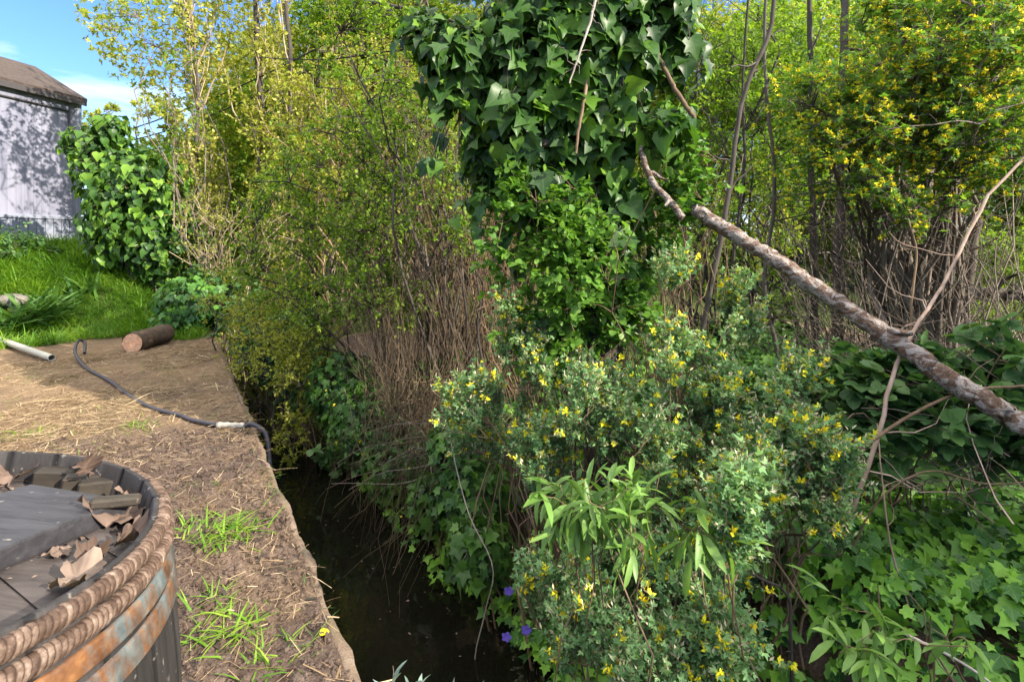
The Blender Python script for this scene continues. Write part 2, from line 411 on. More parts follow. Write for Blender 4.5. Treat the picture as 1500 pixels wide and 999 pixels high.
def m_ground():
    m, nt, out = new_mat('dirt_ground')
    z = attr(nt, 'tint').outputs['Fac']
    n1 = noise(nt, 14, 8, pos(nt), .7); n2 = noise(nt, 1.3, 4, pos(nt)); n3 = noise(nt, 90, 4, pos(nt), .7)
    dirt = ramp(nt, [(.32, (.035, .022, .017)), (.5, (.088, .062, .05)), (.7, (.19, .145, .12))], math_(nt, 'ADD', math_(nt, 'MULTIPLY', n1.outputs[0], .6), math_(nt, 'MULTIPLY', n3.outputs[0], .42)))
    straw = ramp(nt, [(.3, (.1, .062, .038)), (.55, (.23, .16, .1)), (.75, (.38, .28, .18))], n3.outputs[0])
    f = math_(nt, 'ADD', z, math_(nt, 'MULTIPLY', math_(nt, 'SUBTRACT', n2.outputs[0], .52), 3.2), clamp=True)
    f = math_(nt, 'MULTIPLY', f, math_(nt, 'LESS_THAN', z, 1.5))
    col = mixc(nt, f, dirt, straw)
    gr = ramp(nt, [(.3, (.03, .05, .012)), (.7, (.09, .12, .03))], n1.outputs[0])
    col = mixc(nt, math_(nt, 'GREATER_THAN', z, 1.5), col, gr)
    h = math_(nt, 'ADD', math_(nt, 'MULTIPLY', n1.outputs[0], 1.0), math_(nt, 'MULTIPLY', n3.outputs[0], .5))
    princ(nt, out, col, .95, bump(nt, h, .9, .02), .15); return m
M['ground'] = m_ground()
def m_water():
    m, nt, out = new_mat('dark_creek_water')
    n = noise(nt, 7, 3, pos(nt)); n2 = noise(nt, 40, 2, pos(nt))
    h = math_(nt, 'ADD', n.outputs[0], math_(nt, 'MULTIPLY', n2.outputs[0], .1))
    princ(nt, out, (.006, .006, .004), .03, bump(nt, h, .12, .01), .5); return m
M['water'] = m_water()
def m_concrete():
    m, nt, out = new_mat('weathered_concrete')
    n1 = noise(nt, 8, 8, pos(nt), .7); n2 = noise(nt, 120, 3, pos(nt)); n3 = noise(nt, 2.2, 4, pos(nt))
    col = ramp(nt, [(.3, (.085, .06, .045)), (.5, (.17, .125, .095)), (.72, (.29, .24, .2))], math_(nt, 'ADD', math_(nt, 'MULTIPLY', n1.outputs[0], .75), math_(nt, 'MULTIPLY', n2.outputs[0], .25)))
    moss = math_(nt, 'MULTIPLY', math_(nt, 'SUBTRACT', n3.outputs[0], .5, clamp=True), 2.5, clamp=True)
    col = mixc(nt, moss, col, (.09, .1, .03))
    princ(nt, out, col, .92, bump(nt, math_(nt, 'ADD', n1.outputs[0], math_(nt, 'MULTIPLY', n2.outputs[0], .4)), .8, .012), .2); return m
M['concrete'] = m_concrete()
def m_wood(name, a, b, c, scale=(3, 60, 60), rough=.7, bd=.002, spots=True):
    m, nt, out = new_mat(name)
    n1 = noise(nt, 1, 8, pos(nt, scale, True), .65, .4); n2 = noise(nt, 5, 5, pos(nt, (1, 1, 1), True)); n3 = noise(nt, 55, 2, pos(nt, (1, 1, 1), True))
    t = attr(nt, 'tint').outputs['Fac']
    col = ramp(nt, [(.3, a), (.52, b), (.78, c)], math_(nt, 'ADD', math_(nt, 'MULTIPLY', n1.outputs[0], .6), math_(nt, 'ADD', math_(nt, 'MULTIPLY', n2.outputs[0], .25), math_(nt, 'MULTIPLY', t, .2))))
    if spots:
        s = math_(nt, 'MULTIPLY', math_(nt, 'SUBTRACT', n3.outputs[0], .66, clamp=True), 9, clamp=True)
        col = mixc(nt, math_(nt, 'MULTIPLY', s, .6), col, (.4, .36, .32))
    princ(nt, out, col, rough, bump(nt, n1.outputs[0], .7, bd), .35); return m
M['oak'] = m_wood('weathered_oak', (.01, .009, .009), (.026, .023, .023), (.065, .058, .058), (60, 60, 4))
M['head'] = m_wood('grey_barrel_head', (.026, .021, .02), (.062, .052, .05), (.125, .108, .103), (6, 70, 70))
M['plank'] = m_wood('dark_wet_plank', (.014, .013, .0145), (.032, .031, .036), (.08, .078, .087), (5, 50, 50), .5)
M['block'] = m_wood('old_wood_block', (.013, .01, .008), (.03, .024, .018), (.07, .056, .042), (5, 60, 60))
def m_hoop():
    m, nt, out = new_mat('galvanised_rusty_steel')
    uv = nd(nt, 'ShaderNodeTexCoord').outputs['Object']
    n1 = noise(nt, 15, 7, pos(nt, (1, 1, .3), True), .7); n2 = noise(nt, 45, 6, pos(nt, (1, 1, 1), True))
    steel = ramp(nt, [(.3, (.055, .068, .072)), (.6, (.12, .145, .15)), (.8, (.22, .245, .245))], n2.outputs[0])
    rust = ramp(nt, [(.3, (.06, .025, .013)), (.55, (.17, .075, .03)), (.8, (.32, .17, .06))], n2.outputs[0])
    f = ramp(nt, [(.42, (0, 0, 0)), (.54, (1, 1, 1))], n1.outputs[0])
    col = mixc(nt, f, steel, rust)
    princ(nt, out, col, .55, bump(nt, n2.outputs[0], .35, .001), .5, 0.0); return m
M['hoop'] = m_hoop()
def m_willow():
    m, nt, out = new_mat('willow_binding')
    t = attr(nt, 'tint').outputs['Fac']; n1 = noise(nt, 110, 4, pos(nt, (1, 1, 1), True), .7); n2 = noise(nt, 11, 4, pos(nt, (1, 1, 1), True))
    col = ramp(nt, [(.2, (.032, .018, .012)), (.45, (.085, .053, .038)), (.65, (.17, .12, .092)), (.9, (.34, .275, .235))], math_(nt, 'ADD', math_(nt, 'MULTIPLY', t, .5), math_(nt, 'MULTIPLY', math_(nt, 'SUBTRACT', n1.outputs[0], .28), 1.0)))
    col = mixc(nt, .6, col, mixc(nt, n2.outputs[0], (.35, .33, .33), (1.5, 1.5, 1.5)), 'MULTIPLY')
    princ(nt, out, col, .75, bump(nt, n1.outputs[0], .6, .0015), .3); return m
M['willowhoop'] = m_willow()
def m_plain(name, col, rough=.6, n=(.7, 1.25), scale=25, spec=.35, b=.3, bd=.002):
    m, nt, out = new_mat(name); n1 = noise(nt, scale, 6, pos(nt), .65)
    c = mixc(nt, 1.0, col, mixc(nt, n1.outputs[0], (n[0],) * 3, (n[1],) * 3), 'MULTIPLY')
    princ(nt, out, c, rough, bump(nt, n1.outputs[0], b, bd), spec); return m
M['hose'] = m_plain('black_poly_hose', (.05, .046, .056), .5)
M['coupling'] = m_plain('chalky_coupling', (.36, .33, .28), .7, (.5, 1.3), 60)
M['pipe'] = m_plain('dirty_white_pipe', (.46, .44, .37), .5, (.65, 1.2), 14)
M['hole'] = m_plain('bore_shade', (.03, .03, .03), .8)
M['cable'] = m_plain('black_cable', (.02, .02, .02), .6)
M['stone'] = m_plain('grey_stone', (.2, .18, .16), .9, (.5, 1.3), 20, .2, .8, .02)
M['roof'] = m_plain('mossy_dark_roof', (.055, .042, .037), .9, (.4, 1.8), 9, .2, .7, .02)
M['trim'] = m_plain('dark_trim', (.05, .045, .05), .6)
M['strip'] = m_plain('pale_strip', (.55, .56, .5), .6)
M['road'] = m_plain('pale_gravel_road', (.4, .38, .35), .9)
def m_siding():
    m, nt, out = new_mat('painted_vertical_siding')
    w = nd(nt, 'ShaderNodeTexWave', wave_type='BANDS', bands_direction='Y', wave_profile='SAW'); w.inputs['Scale'].default_value = 2.2
    nt.links.new(pos(nt), w.inputs['Vector'])
    line = math_(nt, 'GREATER_THAN', w.outputs['Fac'], .96)
    n1 = noise(nt, 1, 6, pos(nt, (6, 6, .7)), .6)
    col = ramp(nt, [(.3, (.13, .135, .19)), (.55, (.2, .205, .27)), (.8, (.26, .265, .34))], n1.outputs[0])
    col = mixc(nt, math_(nt, 'MULTIPLY', line, .6), col, (.08, .08, .1))
    princ(nt, out, col, .6, bump(nt, w.outputs['Fac'], .25, .01), .3); return m
M['siding'] = m_siding()
M['skirt'] = m_plain('painted_skirting', (.22, .24, .31), .6, (.75, 1.15), 6)
def m_log():
    m, nt, out = new_mat('fallen_trunk_bark')
    uv = attr(nt, 'luv').outputs['Vector']
    sp = nd(nt, 'ShaderNodeSeparateXYZ'); nt.links.new(uv, sp.inputs[0])
    n1 = noise(nt, 40, 6, pos(nt), .7, .8); n2 = noise(nt, 17, 6, pos(nt, (1, 1, 1.6)), .7, 1.2); n3 = noise(nt, 120, 3, pos(nt), .7)
    bark = ramp(nt, [(.3, (.05, .03, .022)), (.55, (.14, .09, .065)), (.75, (.24, .17, .13))], n1.outputs[0])
    lich = ramp(nt, [(.3, (.2, .17, .155)), (.7, (.4, .36, .34))], n3.outputs[0])
    f = ramp(nt, [(.47, (0, 0, 0)), (.55, (1, 1, 1))], n2.outputs[0])
    col = mixc(nt, f, bark, lich)
    princ(nt, out, col, .9, bump(nt, math_(nt, 'ADD', n1.outputs[0], n2.outputs[0]), .9, .012), .2); return m
M['fallen'] = m_log()
def m_cut():
    m, nt, out = new_mat('cut_wood_end')
    n1 = noise(nt, 40, 5, pos(nt), .6)
    princ(nt, out, ramp(nt, [(.3, (.45, .22, .12)), (.7, (.72, .44, .28))], n1.outputs[0]), .8, bump(nt, n1.outputs[0], .4, .003), .2); return m
M['cut'] = m_cut()

# ------------------------------------------------------------------ world, sun, camera
SUN = nrmz(np.array([.78, -.45, .44]))
el = math.asin(SUN[2]); az = math.atan2(SUN[0], SUN[1])
w = bpy.data.worlds.new('World'); SC.world = w; w.use_nodes = True
nt = w.node_tree; bg = nt.nodes['Background']
sky = nd(nt, 'ShaderNodeTexSky', sky_type='NISHITA'); sky.sun_disc = False
sky.sun_elevation = el; sky.sun_rotation = az; sky.air_density = 1.2; sky.dust_density = .3; sky.ozone_density = 2.0
tc = nd(nt, 'ShaderNodeTexCoord')
mp = nd(nt, 'ShaderNodeMapping'); mp.inputs['Scale'].default_value = (1.2, 1.2, 5.0); nt.links.new(tc.outputs['Generated'], mp.inputs[0])
cn = noise(nt, 2.2, 7, mp.outputs[0], .6, .6)
sx = nd(nt, 'ShaderNodeSeparateXYZ'); nt.links.new(tc.outputs['Generated'], sx.inputs[0])
low = math_(nt, 'SUBTRACT', 1.0, math_(nt, 'MULTIPLY', sx.outputs[2], 2.6), clamp=True)
cf = math_(nt, 'MULTIPLY', math_(nt, 'SUBTRACT', math_(nt, 'ADD', cn.outputs[0], math_(nt, 'MULTIPLY', low, .22)), .58, clamp=True), 3.2, clamp=True)
hi = math_(nt, 'MULTIPLY', math_(nt, 'SUBTRACT', sx.outputs[2], .42), 3.2, clamp=True)
cn2 = noise(nt, 1.6, 6, tc.outputs['Generated'], .6, .5)
hc = math_(nt, 'MULTIPLY', hi, math_(nt, 'MULTIPLY', math_(nt, 'SUBTRACT', cn2.outputs[0], .3, clamp=True), 4.5, clamp=True))  # bright overhead cloud cover, out of view, added to whiten the ambient light
col = mixc(nt, math_(nt, 'MULTIPLY', cf, .7), mixc(nt, 1.0, sky.outputs[0], (.36, .51, .80), 'MULTIPLY'), (5.0, 5.2, 5.6))
col = mixc(nt, hc, col, (13, 12.4, 11.2))
nt.links.new(col, bg.inputs[0]); bg.inputs[1].default_value = .13
sl = bpy.data.lights.new('sun', 'SUN'); sl.energy = 4.6; sl.angle = R(.55); sl.color = (1, .9, .74)
so = bpy.data.objects.new('sun', sl); COL.objects.link(so)
from mathutils import Vector
so.rotation_euler = Vector(-SUN).to_track_quat('-Z', 'Y').to_euler()
cam = bpy.data.cameras.new('camera'); cam.lens = 18; cam.sensor_width = 36; cam.shift_y = -(499.5 - HOR) / 1500; cam.clip_end = 1000; cam.clip_start = .02
co = bpy.data.objects.new('camera', cam); COL.objects.link(co); co.location = (0, 0, CAMZ); co.rotation_euler = (R(90), 0, 0); SC.camera = co
SC.view_settings.view_transform = 'Standard'; SC.view_settings.look = 'None'; SC.view_settings.gamma = 1; SC.view_settings.exposure = 1.45
SC.cycles.max_bounces = 7; SC.cycles.transmission_bounces = 5; SC.cycles.diffuse_bounces = 4; SC.cycles.glossy_bounces = 3
SC.cycles.use_denoising = True

# ------------------------------------------------------------------ ground, water, wall
def axis(*segs):
    out = []
    for a, b, d in segs: out.append(np.arange(a, b, d))
    return np.concatenate(out)
gn = np.concatenate([-np.geomspace(180, 4.6, 26), axis((-4.5, -1.9, .06), (-1.9, -.16, .016)), np.arange(-.15, -.02, .012), [-.014, -.012, -.004], axis((0, .9, .15), (.9, 3, .06), (3, 6, .15)), np.geomspace(6.1, 180, 26)])
gs = np.concatenate([-np.geomspace(180, 2.1, 22), axis((-2, 2.6, .018), (2.6, 5.5, .045), (5.5, 12, .12)), np.geomspace(12.2, 180, 24)])
GN, GS = np.meshgrid(gn, gs, indexing='ij')
GX, GY = xy(GN, GS); GZ = height(GX, GY)
# under the wall the sheet drops inside the concrete
GZ = np.where((GN > -.0145) & (GN < -.003), np.where(GN > -.0135, -1.05, -.05), GZ)
ii = np.arange(GN.size).reshape(GN.shape)
q = np.stack([ii[:-1, :-1], ii[1:, :-1], ii[1:, 1:], ii[:-1, 1:]], -1).reshape(-1, 4)
zone = np.clip(.05 + .75 * sstep(1.6, 3.2, GS) + .25 * sstep(-.9, -2.2, GN), 0, 1)
zone = np.where((GN < .5) & ((GZ > .12) | (np.hypot(GX, GY) > 9)), 2.0, zone); zone = np.where(GN > .5, np.where(np.hypot(GX, GY) > 8, 2.0, .0), zone)
g = Acc(); g.add(np.stack([GX, GY, GZ], -1).reshape(-1, 3), q, zone.ravel())
tag(g.build('ground', M['ground']), 'brown dirt yard strewn with straw beside the creek', 'ground', kind='structure')
wq = [xy(-.05, -12), xy(3.0, -12), xy(3.0, 25), xy(-.05, 25)]
a = Acc(); a.add([[x, y, WATER] for x, y in wq], [[0, 1, 2, 3]])
tag(a.build('water', M['water']), 'dark still water in the narrow creek', 'water', kind='structure')

rng = np.random.default_rng(5)
cs = np.concatenate([np.arange(-3, 3, .025), np.arange(3, 9.01, .1)])
prof = [(-.15, -1.1), (-.15, -.06), (-.14, -.04), (-.10, -.03), (-.05, -.02), (-.02, -.004), (.004, -.016), (.012, -.06), (.012, -.3), (.014, -1.1)]
PV = []
for k, (n_, z_) in enumerate(prof):
    ed = (fbm(cs * 7 + k * .7, np.full_like(cs, k * .8), 4) - .5)
    nn_ = n_ + (ed * .05 if 4 <= k <= 8 else 0); zz = z_ + (ed * .02 if 2 <= k <= 6 else 0)
    x, y = xy(nn_, cs); PV.append(np.stack([x, y, np.broadcast_to(zz, x.shape)], -1))
PV = np.array(PV); ii = np.arange(PV.shape[0] * PV.shape[1]).reshape(PV.shape[:2])
q = np.stack([ii[:-1, :-1], ii[:-1, 1:], ii[1:, 1:], ii[1:, :-1]], -1).reshape(-1, 4)
a = Acc(); a.add(PV.reshape(-1, 3), q)
tag(a.build('retaining_wall', M['concrete'], loc=(E0[0], E0[1], 0)), 'low crumbling concrete retaining wall along the near side of the creek', 'wall')

# ------------------------------------------------------------------ straw, grass
def scatter_ns(rng, n, nr, sr):
    nn_ = rng.uniform(*nr, n); ss = rng.uniform(*sr, n); x, y = xy(nn_, ss); return x, y, nn_, ss
st = Acc()
x, y, n_, s_ = scatter_ns(rng, 200000, (-6, -.01), (-1.6, 6.5))
den = np.clip(.1 + .9 * sstep(1.0, 3.4, s_) + .5 * sstep(-.6, -2, n_), 0, 1) * (fbm(x * 1.7 + 3, y * 1.7, 3) > .45 + .12 * rng.random(len(x)))
keep = (rng.random(len(x)) < np.maximum(den, .13)) & (height(x, y) < .2)
x, y, s_ = x[keep], y[keep], s_[keep]; N = len(x)
L = rng.uniform(.02, .09, N) * np.where(rng.random(N) < .06, 2.2, 1) * (1 + .35 * sstep(1.5, 4, s_))
th = rng.uniform(0, 2 * np.pi, N); d = np.stack([np.cos(th), np.sin(th), rng.normal(0, .12, N)], -1)
P = np.stack([x, y, height(x, y) + .006 + rng.random(N) * .012], -1)
T_STRAW = strip([.02, .022, .015], [0, .5, 1], .3, .08)
place(st, T_STRAW, P, d, np.array([0, 0, 1.]) + rdir(rng, N) * .4, L, rng.random(N), np.clip(.05 / L, .4, 2.2) * rng.choice([.7, 1, 1.6, 2.6], N, p=[.4, .35, .18, .07]))
tag(st.build('dry_straw', M['straw']), 'loose dry straw and mown grass scattered over the dirt', 'straw', kind='stuff')
# dirt crumbs
cr = Acc(); x, y, n_, s_ = scatter_ns(rng, 15000, (-1.6, -.005), (-1.0, 2.6))
N = len(x); sz = rng.uniform(.003, .013, N) * np.where(rng.random(N) < .04, 2, 1)
oc = np.array([[1, 0, 0], [-1, 0, 0], [0, 1, 0], [0, -1, 0], [0, 0, .8], [0, 0, -.8]], float); of = np.array([[0, 2, 4], [2, 1, 4], [1, 3, 4], [3, 0, 4], [2, 0, 5], [1, 2, 5], [3, 1, 5], [0, 3, 5]])
V = oc[None] * rng.uniform(.5, 1.3, (N, 6, 1)) * sz[:, None, None]
th = rng.uniform(0, 6.28, N); c_, s2 = np.cos(th)[:, None], np.sin(th)[:, None]
V = np.stack([V[..., 0] * c_ - V[..., 1] * s2, V[..., 0] * s2 + V[..., 1] * c_, V[..., 2]], -1) + np.stack([x, y, height(x, y) + sz * .3], -1)[:, None]
cr.add(V.reshape(-1, 3), (of[None] + (np.arange(N) * 6)[:, None, None]).reshape(-1, 3), 0.0)
tag(cr.build('dirt_crumbs', M['ground'], smooth=False), 'small crumbs and clods of brown dirt near the wall', 'dirt', kind='stuff')

def blades(acc, x, y, L, rng, lean=.5, tint=None, w=1.0, t=T_BLADE):
    N = len(x); th = rng.uniform(0, 2 * np.pi, N)
    le = lean * rng.uniform(.25, 1.5, N); d = nrmz(np.stack([np.cos(th) * le, np.sin(th) * le, np.ones(N)], -1) + rng.normal(0, .12, (N, 3)))
    nn_ = np.stack([-np.cos(th), -np.sin(th), np.full(N, .4)], -1)
    place(acc, t, np.stack([x, y, height(x, y) - .01], -1), d, nn_, L, rng.random(N) if tint is None else tint, w)
gr = Acc()
x = rng.uniform(-9.6, -2.5, 120000); y = rng.uniform(5.4, 10.2, 120000); n_, s_ = ns(x, y)
edge = 6.5 + (fbm(x * 1.4, y * 1.4, 4) - .5) * 2.6 + .25 * (x + 6) + rng.exponential(.16, len(x)) - .2
keep = (n_ < -.15) & (y > edge) & (fbm(x * 2.6 + 30, y * 2.6, 3) + .25 * rng.random(len(x)) > .45)
x, y = x[keep], y[keep]
dn = fbm(x * .8 + 4, y * .8, 3)
blades(gr, x, y, rng.uniform(.06, .27, len(x)) * (.35 + 1.5 * dn), rng, .9, np.clip(rng.random(len(x)) * .7 + (fbm(x * 3 + 9, y * 3, 2) - .4) * 1.1, 0, 1), .9)
x, y, n_, s_ = scatter_ns(rng, 14000, (-5, -.2), (-.8, 5.5))
keep = fbm(x * 2.3 + 11, y * 2.3, 3) + .06 * sstep(1, 3, s_) > .6
blades(gr, x[keep], y[keep], rng.uniform(.02, .07, keep.sum()), rng, .9)
tag(gr.build('grass', M['grass']), 'bright green grass growing over the sunlit mound', 'grass', kind='stuff')

cr = Acc(); x, y, n_, s_ = scatter_ns(rng, 420, (-1.8, -.01), (-1.0, 3.2)); N = len(x)
T_CHIP = dict(v=np.array([[-.2, 0, .03], [.22, .05, .03], [.16, .95, .04], [-.12, 1, .02], [-.2, 0, -.03], [.22, .05, -.03], [.16, .95, -.03], [-.12, 1, -.03]]), f=np.array([[0, 1, 2, 3], [0, 4, 5, 1], [1, 5, 6, 2], [2, 6, 7, 3], [3, 7, 4, 0]]), uv=np.zeros((8, 2)))
th = rng.uniform(0, 6.28, N); place(cr, T_CHIP, np.stack([x, y, height(x, y) + .006], -1), np.stack([np.cos(th), np.sin(th), rng.normal(0, .12, N)], -1), np.tile([0, 0, 1.], (N, 1)) + rdir(rng, N) * .3, rng.uniform(.012, .05, N), rng.random(N), rng.uniform(.3, .9, N))
tag(cr.build('wood_chips', M['block'], smooth=False), 'grey wood chips and bark bits lying on the dirt', 'wood chips', kind='stuff')
ew = Acc(); ss = rng.uniform(-1.2, 6, 900); ss = ss[fbm(ss * 2.1, ss * 0 + 3, 3) > .47]; nn_ = rng.uniform(-.08, -.003, len(ss)); x, y = xy(nn_, ss)
blades(ew, x, y, rng.uniform(.02, .075, len(ss)), rng, 1.6, rng.random(len(ss)) * .7, 1.3)
tag(ew.build('edge_weeds', M['strap']), 'short weeds and moss fringing the broken wall edge', 'weeds', kind='stuff')

def tuft(px, py, n, L, label, seed, lean=.9, sp=.07, name='grass_tuft', t=T_BLADE, mat='grass', cat='grass tuft', z=0, group='grass tufts in the dirt'):
    rng = np.random.default_rng(seed); Y = FPX * (CAMZ - z) / (py - HOR); c = W(px, py, Y)
    x = c[0] + rng.normal(0, sp, n); y = c[1] + rng.normal(0, sp * .8, n)
    a = Acc(); blades(a, x, y, rng.uniform(.45, 1.1, n) * L * 1.1, rng, lean * 1.9, np.clip(rng.random(n) * .7 + .3, 0, 1), 1.35, t)
    o = a.build(name, M[mat], loc=(c[0], c[1], float(height(c[0], c[1])))); return tag(o, label, cat, group)
tuft(335, 785, 170, .13, 'largest green grass tuft in the dirt, right of the barrel rim', 1, sp=.075)
tuft(283, 780, 60, .09, 'small grass tuft squeezed against the right edge of the barrel', 2, sp=.045)
tuft(320, 880, 50, .10, 'grass tuft with yellow-green blades beside the barrel, below the largest tuft', 3, sp=.045)
tuft(335, 925, 80, .11, 'spreading grass tuft low beside the barrel staves', 4, sp=.05)
tuft(410, 970, 60, .09, 'pale straggly grass tuft at the bottom of the dirt strip', 5, sp=.06)
tuft(30, 640, 90, .10, 'green grass tuft just behind the far rim of the barrel', 6, sp=.09)
tuft(205, 628, 60, .09, 'thin grass tuft on the dirt below the black hose', 7, sp=.06)

# ------------------------------------------------------------------ barrel
BN = nrmz(np.array([.1, .1, 1.0])); BC = np.array([-.763, .553, .967]); BR = .318
BX = nrmz(np.cross([0, 1, 0], BN)); BY = np.cross(BN, BX); BM = np.stack([BX, BY, BN], 1)
def bp(v): return BC + np.asarray(v, float) @ BM.T
barrel_base = BC - BN * .95
barrel = empty('wine_barrel', barrel_base, 'old dark wooden wine barrel with willow bound hoops and a plank lying on its top', 'barrel')
def ring_surface(acc, rz, m=240, rad_fn=None, tint=None):
    th = np.linspace(0, 2 * np.pi, m, endpoint=False)
    rows = []
    for k, (r, z) in enumerate(rz):
        rr = r + (rad_fn(th, z) if rad_fn else 0)
        rows.append(bp(np.stack([rr * np.cos(th), rr * np.sin(th), np.full(m, z)], -1)))
    V = np.array(rows); ii = np.arange(V.shape[0] * m).reshape(-1, m)
    q = np.stack([ii[:-1], np.roll(ii, -1, 1)[:-1], np.roll(ii, -1, 1)[1:], ii[1:]], -1).reshape(-1, 4)
    t = .5 if tint is None else np.tile(tint, len(rz))
    acc.add(V.reshape(-1, 3), q, t)
NST = 28; m = NST * 12
th = np.linspace(0, 2 * np.pi, m, endpoint=False)
gro = np.where(np.arange(m) % 12 == 0, -.004, 0.0)
stt = np.repeat(np.random.default_rng(3).random(NST), 12); stt[::12] = -2.5
def bulge(z): u = (z + .475) / .475; return BR * (1 + .25 * (1 - u * u))
zs = np.linspace(-.95, -.004, 26)
a = Acc()
ring_surface(a, [(bulge(z), z) for z in zs] + [(BR - .001, 0)], m, lambda t, z: gro, stt)
ring_surface(a, [(BR - .001, 0), (BR - .006, .001), (BR - .008, -.001), (BR - .0125, -.03), (BR - .016, -.06)], m, lambda t, z: -gro * (1 if z < .0005 else 0), stt)
a.build('staves', M['oak'], barrel)
# head boards
a = Acc(); hz = -.047
edges = np.array([-.31, -.2, -.095, .02, .13, .23, .31]); hr = np.random.default_rng(8)
ang = R(-28); ca, sa = math.cos(ang), math.sin(ang)
for k in range(6):
    y0, y1 = edges[k] + .0012, edges[k + 1] - .0012
    ys = np.linspace(y0, y1, 8); rows = []
    for y_ in ys:
        h_ = math.sqrt(max(.0001, .3045 ** 2 - min(abs(y_), .3044) ** 2)); xs = np.linspace(-h_, h_, 20)
        rows.append(np.stack([xs, np.full(20, y_), np.full(20, hz + hr.normal(0, .0002) + (-.003 if y_ in (y0, y1) else 0))], -1))
    V = np.array(rows); V = np.stack([V[..., 0] * ca - V[..., 1] * sa, V[..., 0] * sa + V[..., 1] * ca, V[..., 2]], -1)
    ii = np.arange(160).reshape(8, 20); q = np.stack([ii[:-1, :-1], ii[:-1, 1:], ii[1:, 1:], ii[1:, :-1]], -1).reshape(-1, 4)
    a.add(bp(V.reshape(-1, 3)), q, hr.random())
ring_surface(a, [(.304, hz - .006), (.001, hz - .006)], 48)
a.build('barrel_head', M['head'], barrel)
def willow(zc, rc, rt, seed, label):
    hr = np.random.default_rng(seed); nw = 330; per = 7; K = nw * per; mm = 12
    t = np.arange(K) * 2 * np.pi / K; ph = (np.arange(K) % per) / per
    wid = np.repeat(hr.random(nw), per); rr = rt * (1 + .13 * np.sqrt(np.abs(np.sin(np.pi * ph))) - .08 + .1 * (wid - .5))
    b_ = np.arange(mm) * 2 * np.pi / mm
    # a slight helix: shift the wrap phase with the tube angle
    sh = t[:, None] + .35 * (2 * np.pi / nw) * np.sin(b_)[None, :]
    rad = rc + rr[:, None] * np.cos(b_); z = zc + rr[:, None] * np.sin(b_) * 1.05 + .0015 * np.sin(t * 3)[:, None]
    V = bp(np.stack([rad * np.cos(sh), rad * np.sin(sh), z], -1).reshape(-1, 3))
    ii = np.arange(K * mm).reshape(K, mm); nx = np.roll(ii, -1, 0)
    q = np.stack([ii, nx, np.roll(nx, -1, 1), np.roll(ii, -1, 1)], -1).reshape(-1, 4)
    ac = Acc(); ac.add(V, q, np.repeat(np.clip(wid * .5 + .32 - .9 * (ph == 0), 0, 1), mm))
    o = ac.build('willow_hoop', M['willowhoop'], barrel); o['label'] = label
willow(-.0125, BR + .005, .0105, 1, 'upper willow hoop wrapped in bark strips around the barrel rim')
willow(-.037, BR + .012, .0105, 2, 'lower willow hoop wrapped in bark strips')
def hoop(z0, z1, off, nr, seed):
    ac = Acc(); r0_, r1_ = bulge(z0) + off, bulge(z1) + off
    ring_surface(ac, [(r0_ - .004, z0 + .0005), (r0_, z0), (r0_ + .0008, z0 - .003), (r1_ + .0008, z1 + .003), (r1_, z1), (r1_ - .004, z1 - .0005)], 200)
    ho = ac.build('metal_hoop', M['hoop'], barrel)
    hr = np.random.default_rng(seed)
    for k in range(nr):
        t = R(-35) + k * R(14) + hr.normal(0, .02); z = (z0 + z1) / 2 + hr.normal(0, .003); r = (r0_ + r1_) / 2 + .001
        c = np.array([r * math.cos(t), r * math.sin(t), z]); nn_ = np.array([math.cos(t), math.sin(t), -.1]); X_ = np.array([-math.sin(t), math.cos(t), 0]); Z_ = np.cross(nn_, X_)
        rv = Acc(); rows = []
        for rad, h_ in ((.0085, 0), (.0075, .003), (.0045, .005), (.0002, .0055)):
            b_ = np.arange(10) * .62832; rows.append(c + rad * (np.cos(b_)[:, None] * X_ + np.sin(b_)[:, None] * Z_) + nn_ * h_)
        V = np.array(rows); ii = np.arange(40).reshape(4, 10); q = np.stack([ii[:-1], np.roll(ii, -1, 1)[:-1], np.roll(ii, -1, 1)[1:], ii[1:]], -1).reshape(-1, 4)
        rv.add(bp(V.reshape(-1, 3)), q)
        # sub-part: the rivet sits on its hoop; meshes are in barrel space, so the hoop carries no offset of its own
        o = rv.build('rivet', M['strip'], None); o.data.transform(__import__('mathutils').Matrix.Translation(Vector(-barrel.location))); o.parent = ho
hoop(-.052, -.074, .004, 2, 1); hoop(-.083, -.112, .003, 2, 2)
a = Acc(); t = np.linspace(R(-62), R(-47), 8); r = bulge(-.06) + .0075
V = np.array([bp(np.stack([r * np.cos(t), r * np.sin(t), np.full(8, z)], -1)) for z in (-.054, -.066)])
ii = np.arange(16).reshape(2, 8); q = np.stack([ii[:-1, :-1], ii[:-1, 1:], ii[1:, 1:], ii[1:, :-1]], -1).reshape(-1, 4)
a.add(V.reshape(-1, 3), q); a.build('pale_strip', M['strip'], barrel, smooth=False)

def headpt(px, py, z):
    """point on the plane z above the head seen at px,py"""
    d = np.array([(px - 750) / FPX, 1, (HOR - py) / FPX]); o_ = bp([0, 0, z]); cam_ = np.array([0, 0, CAMZ])
    t = ((o_ - cam_) @ BN) / (d @ BN); return cam_ + d * t
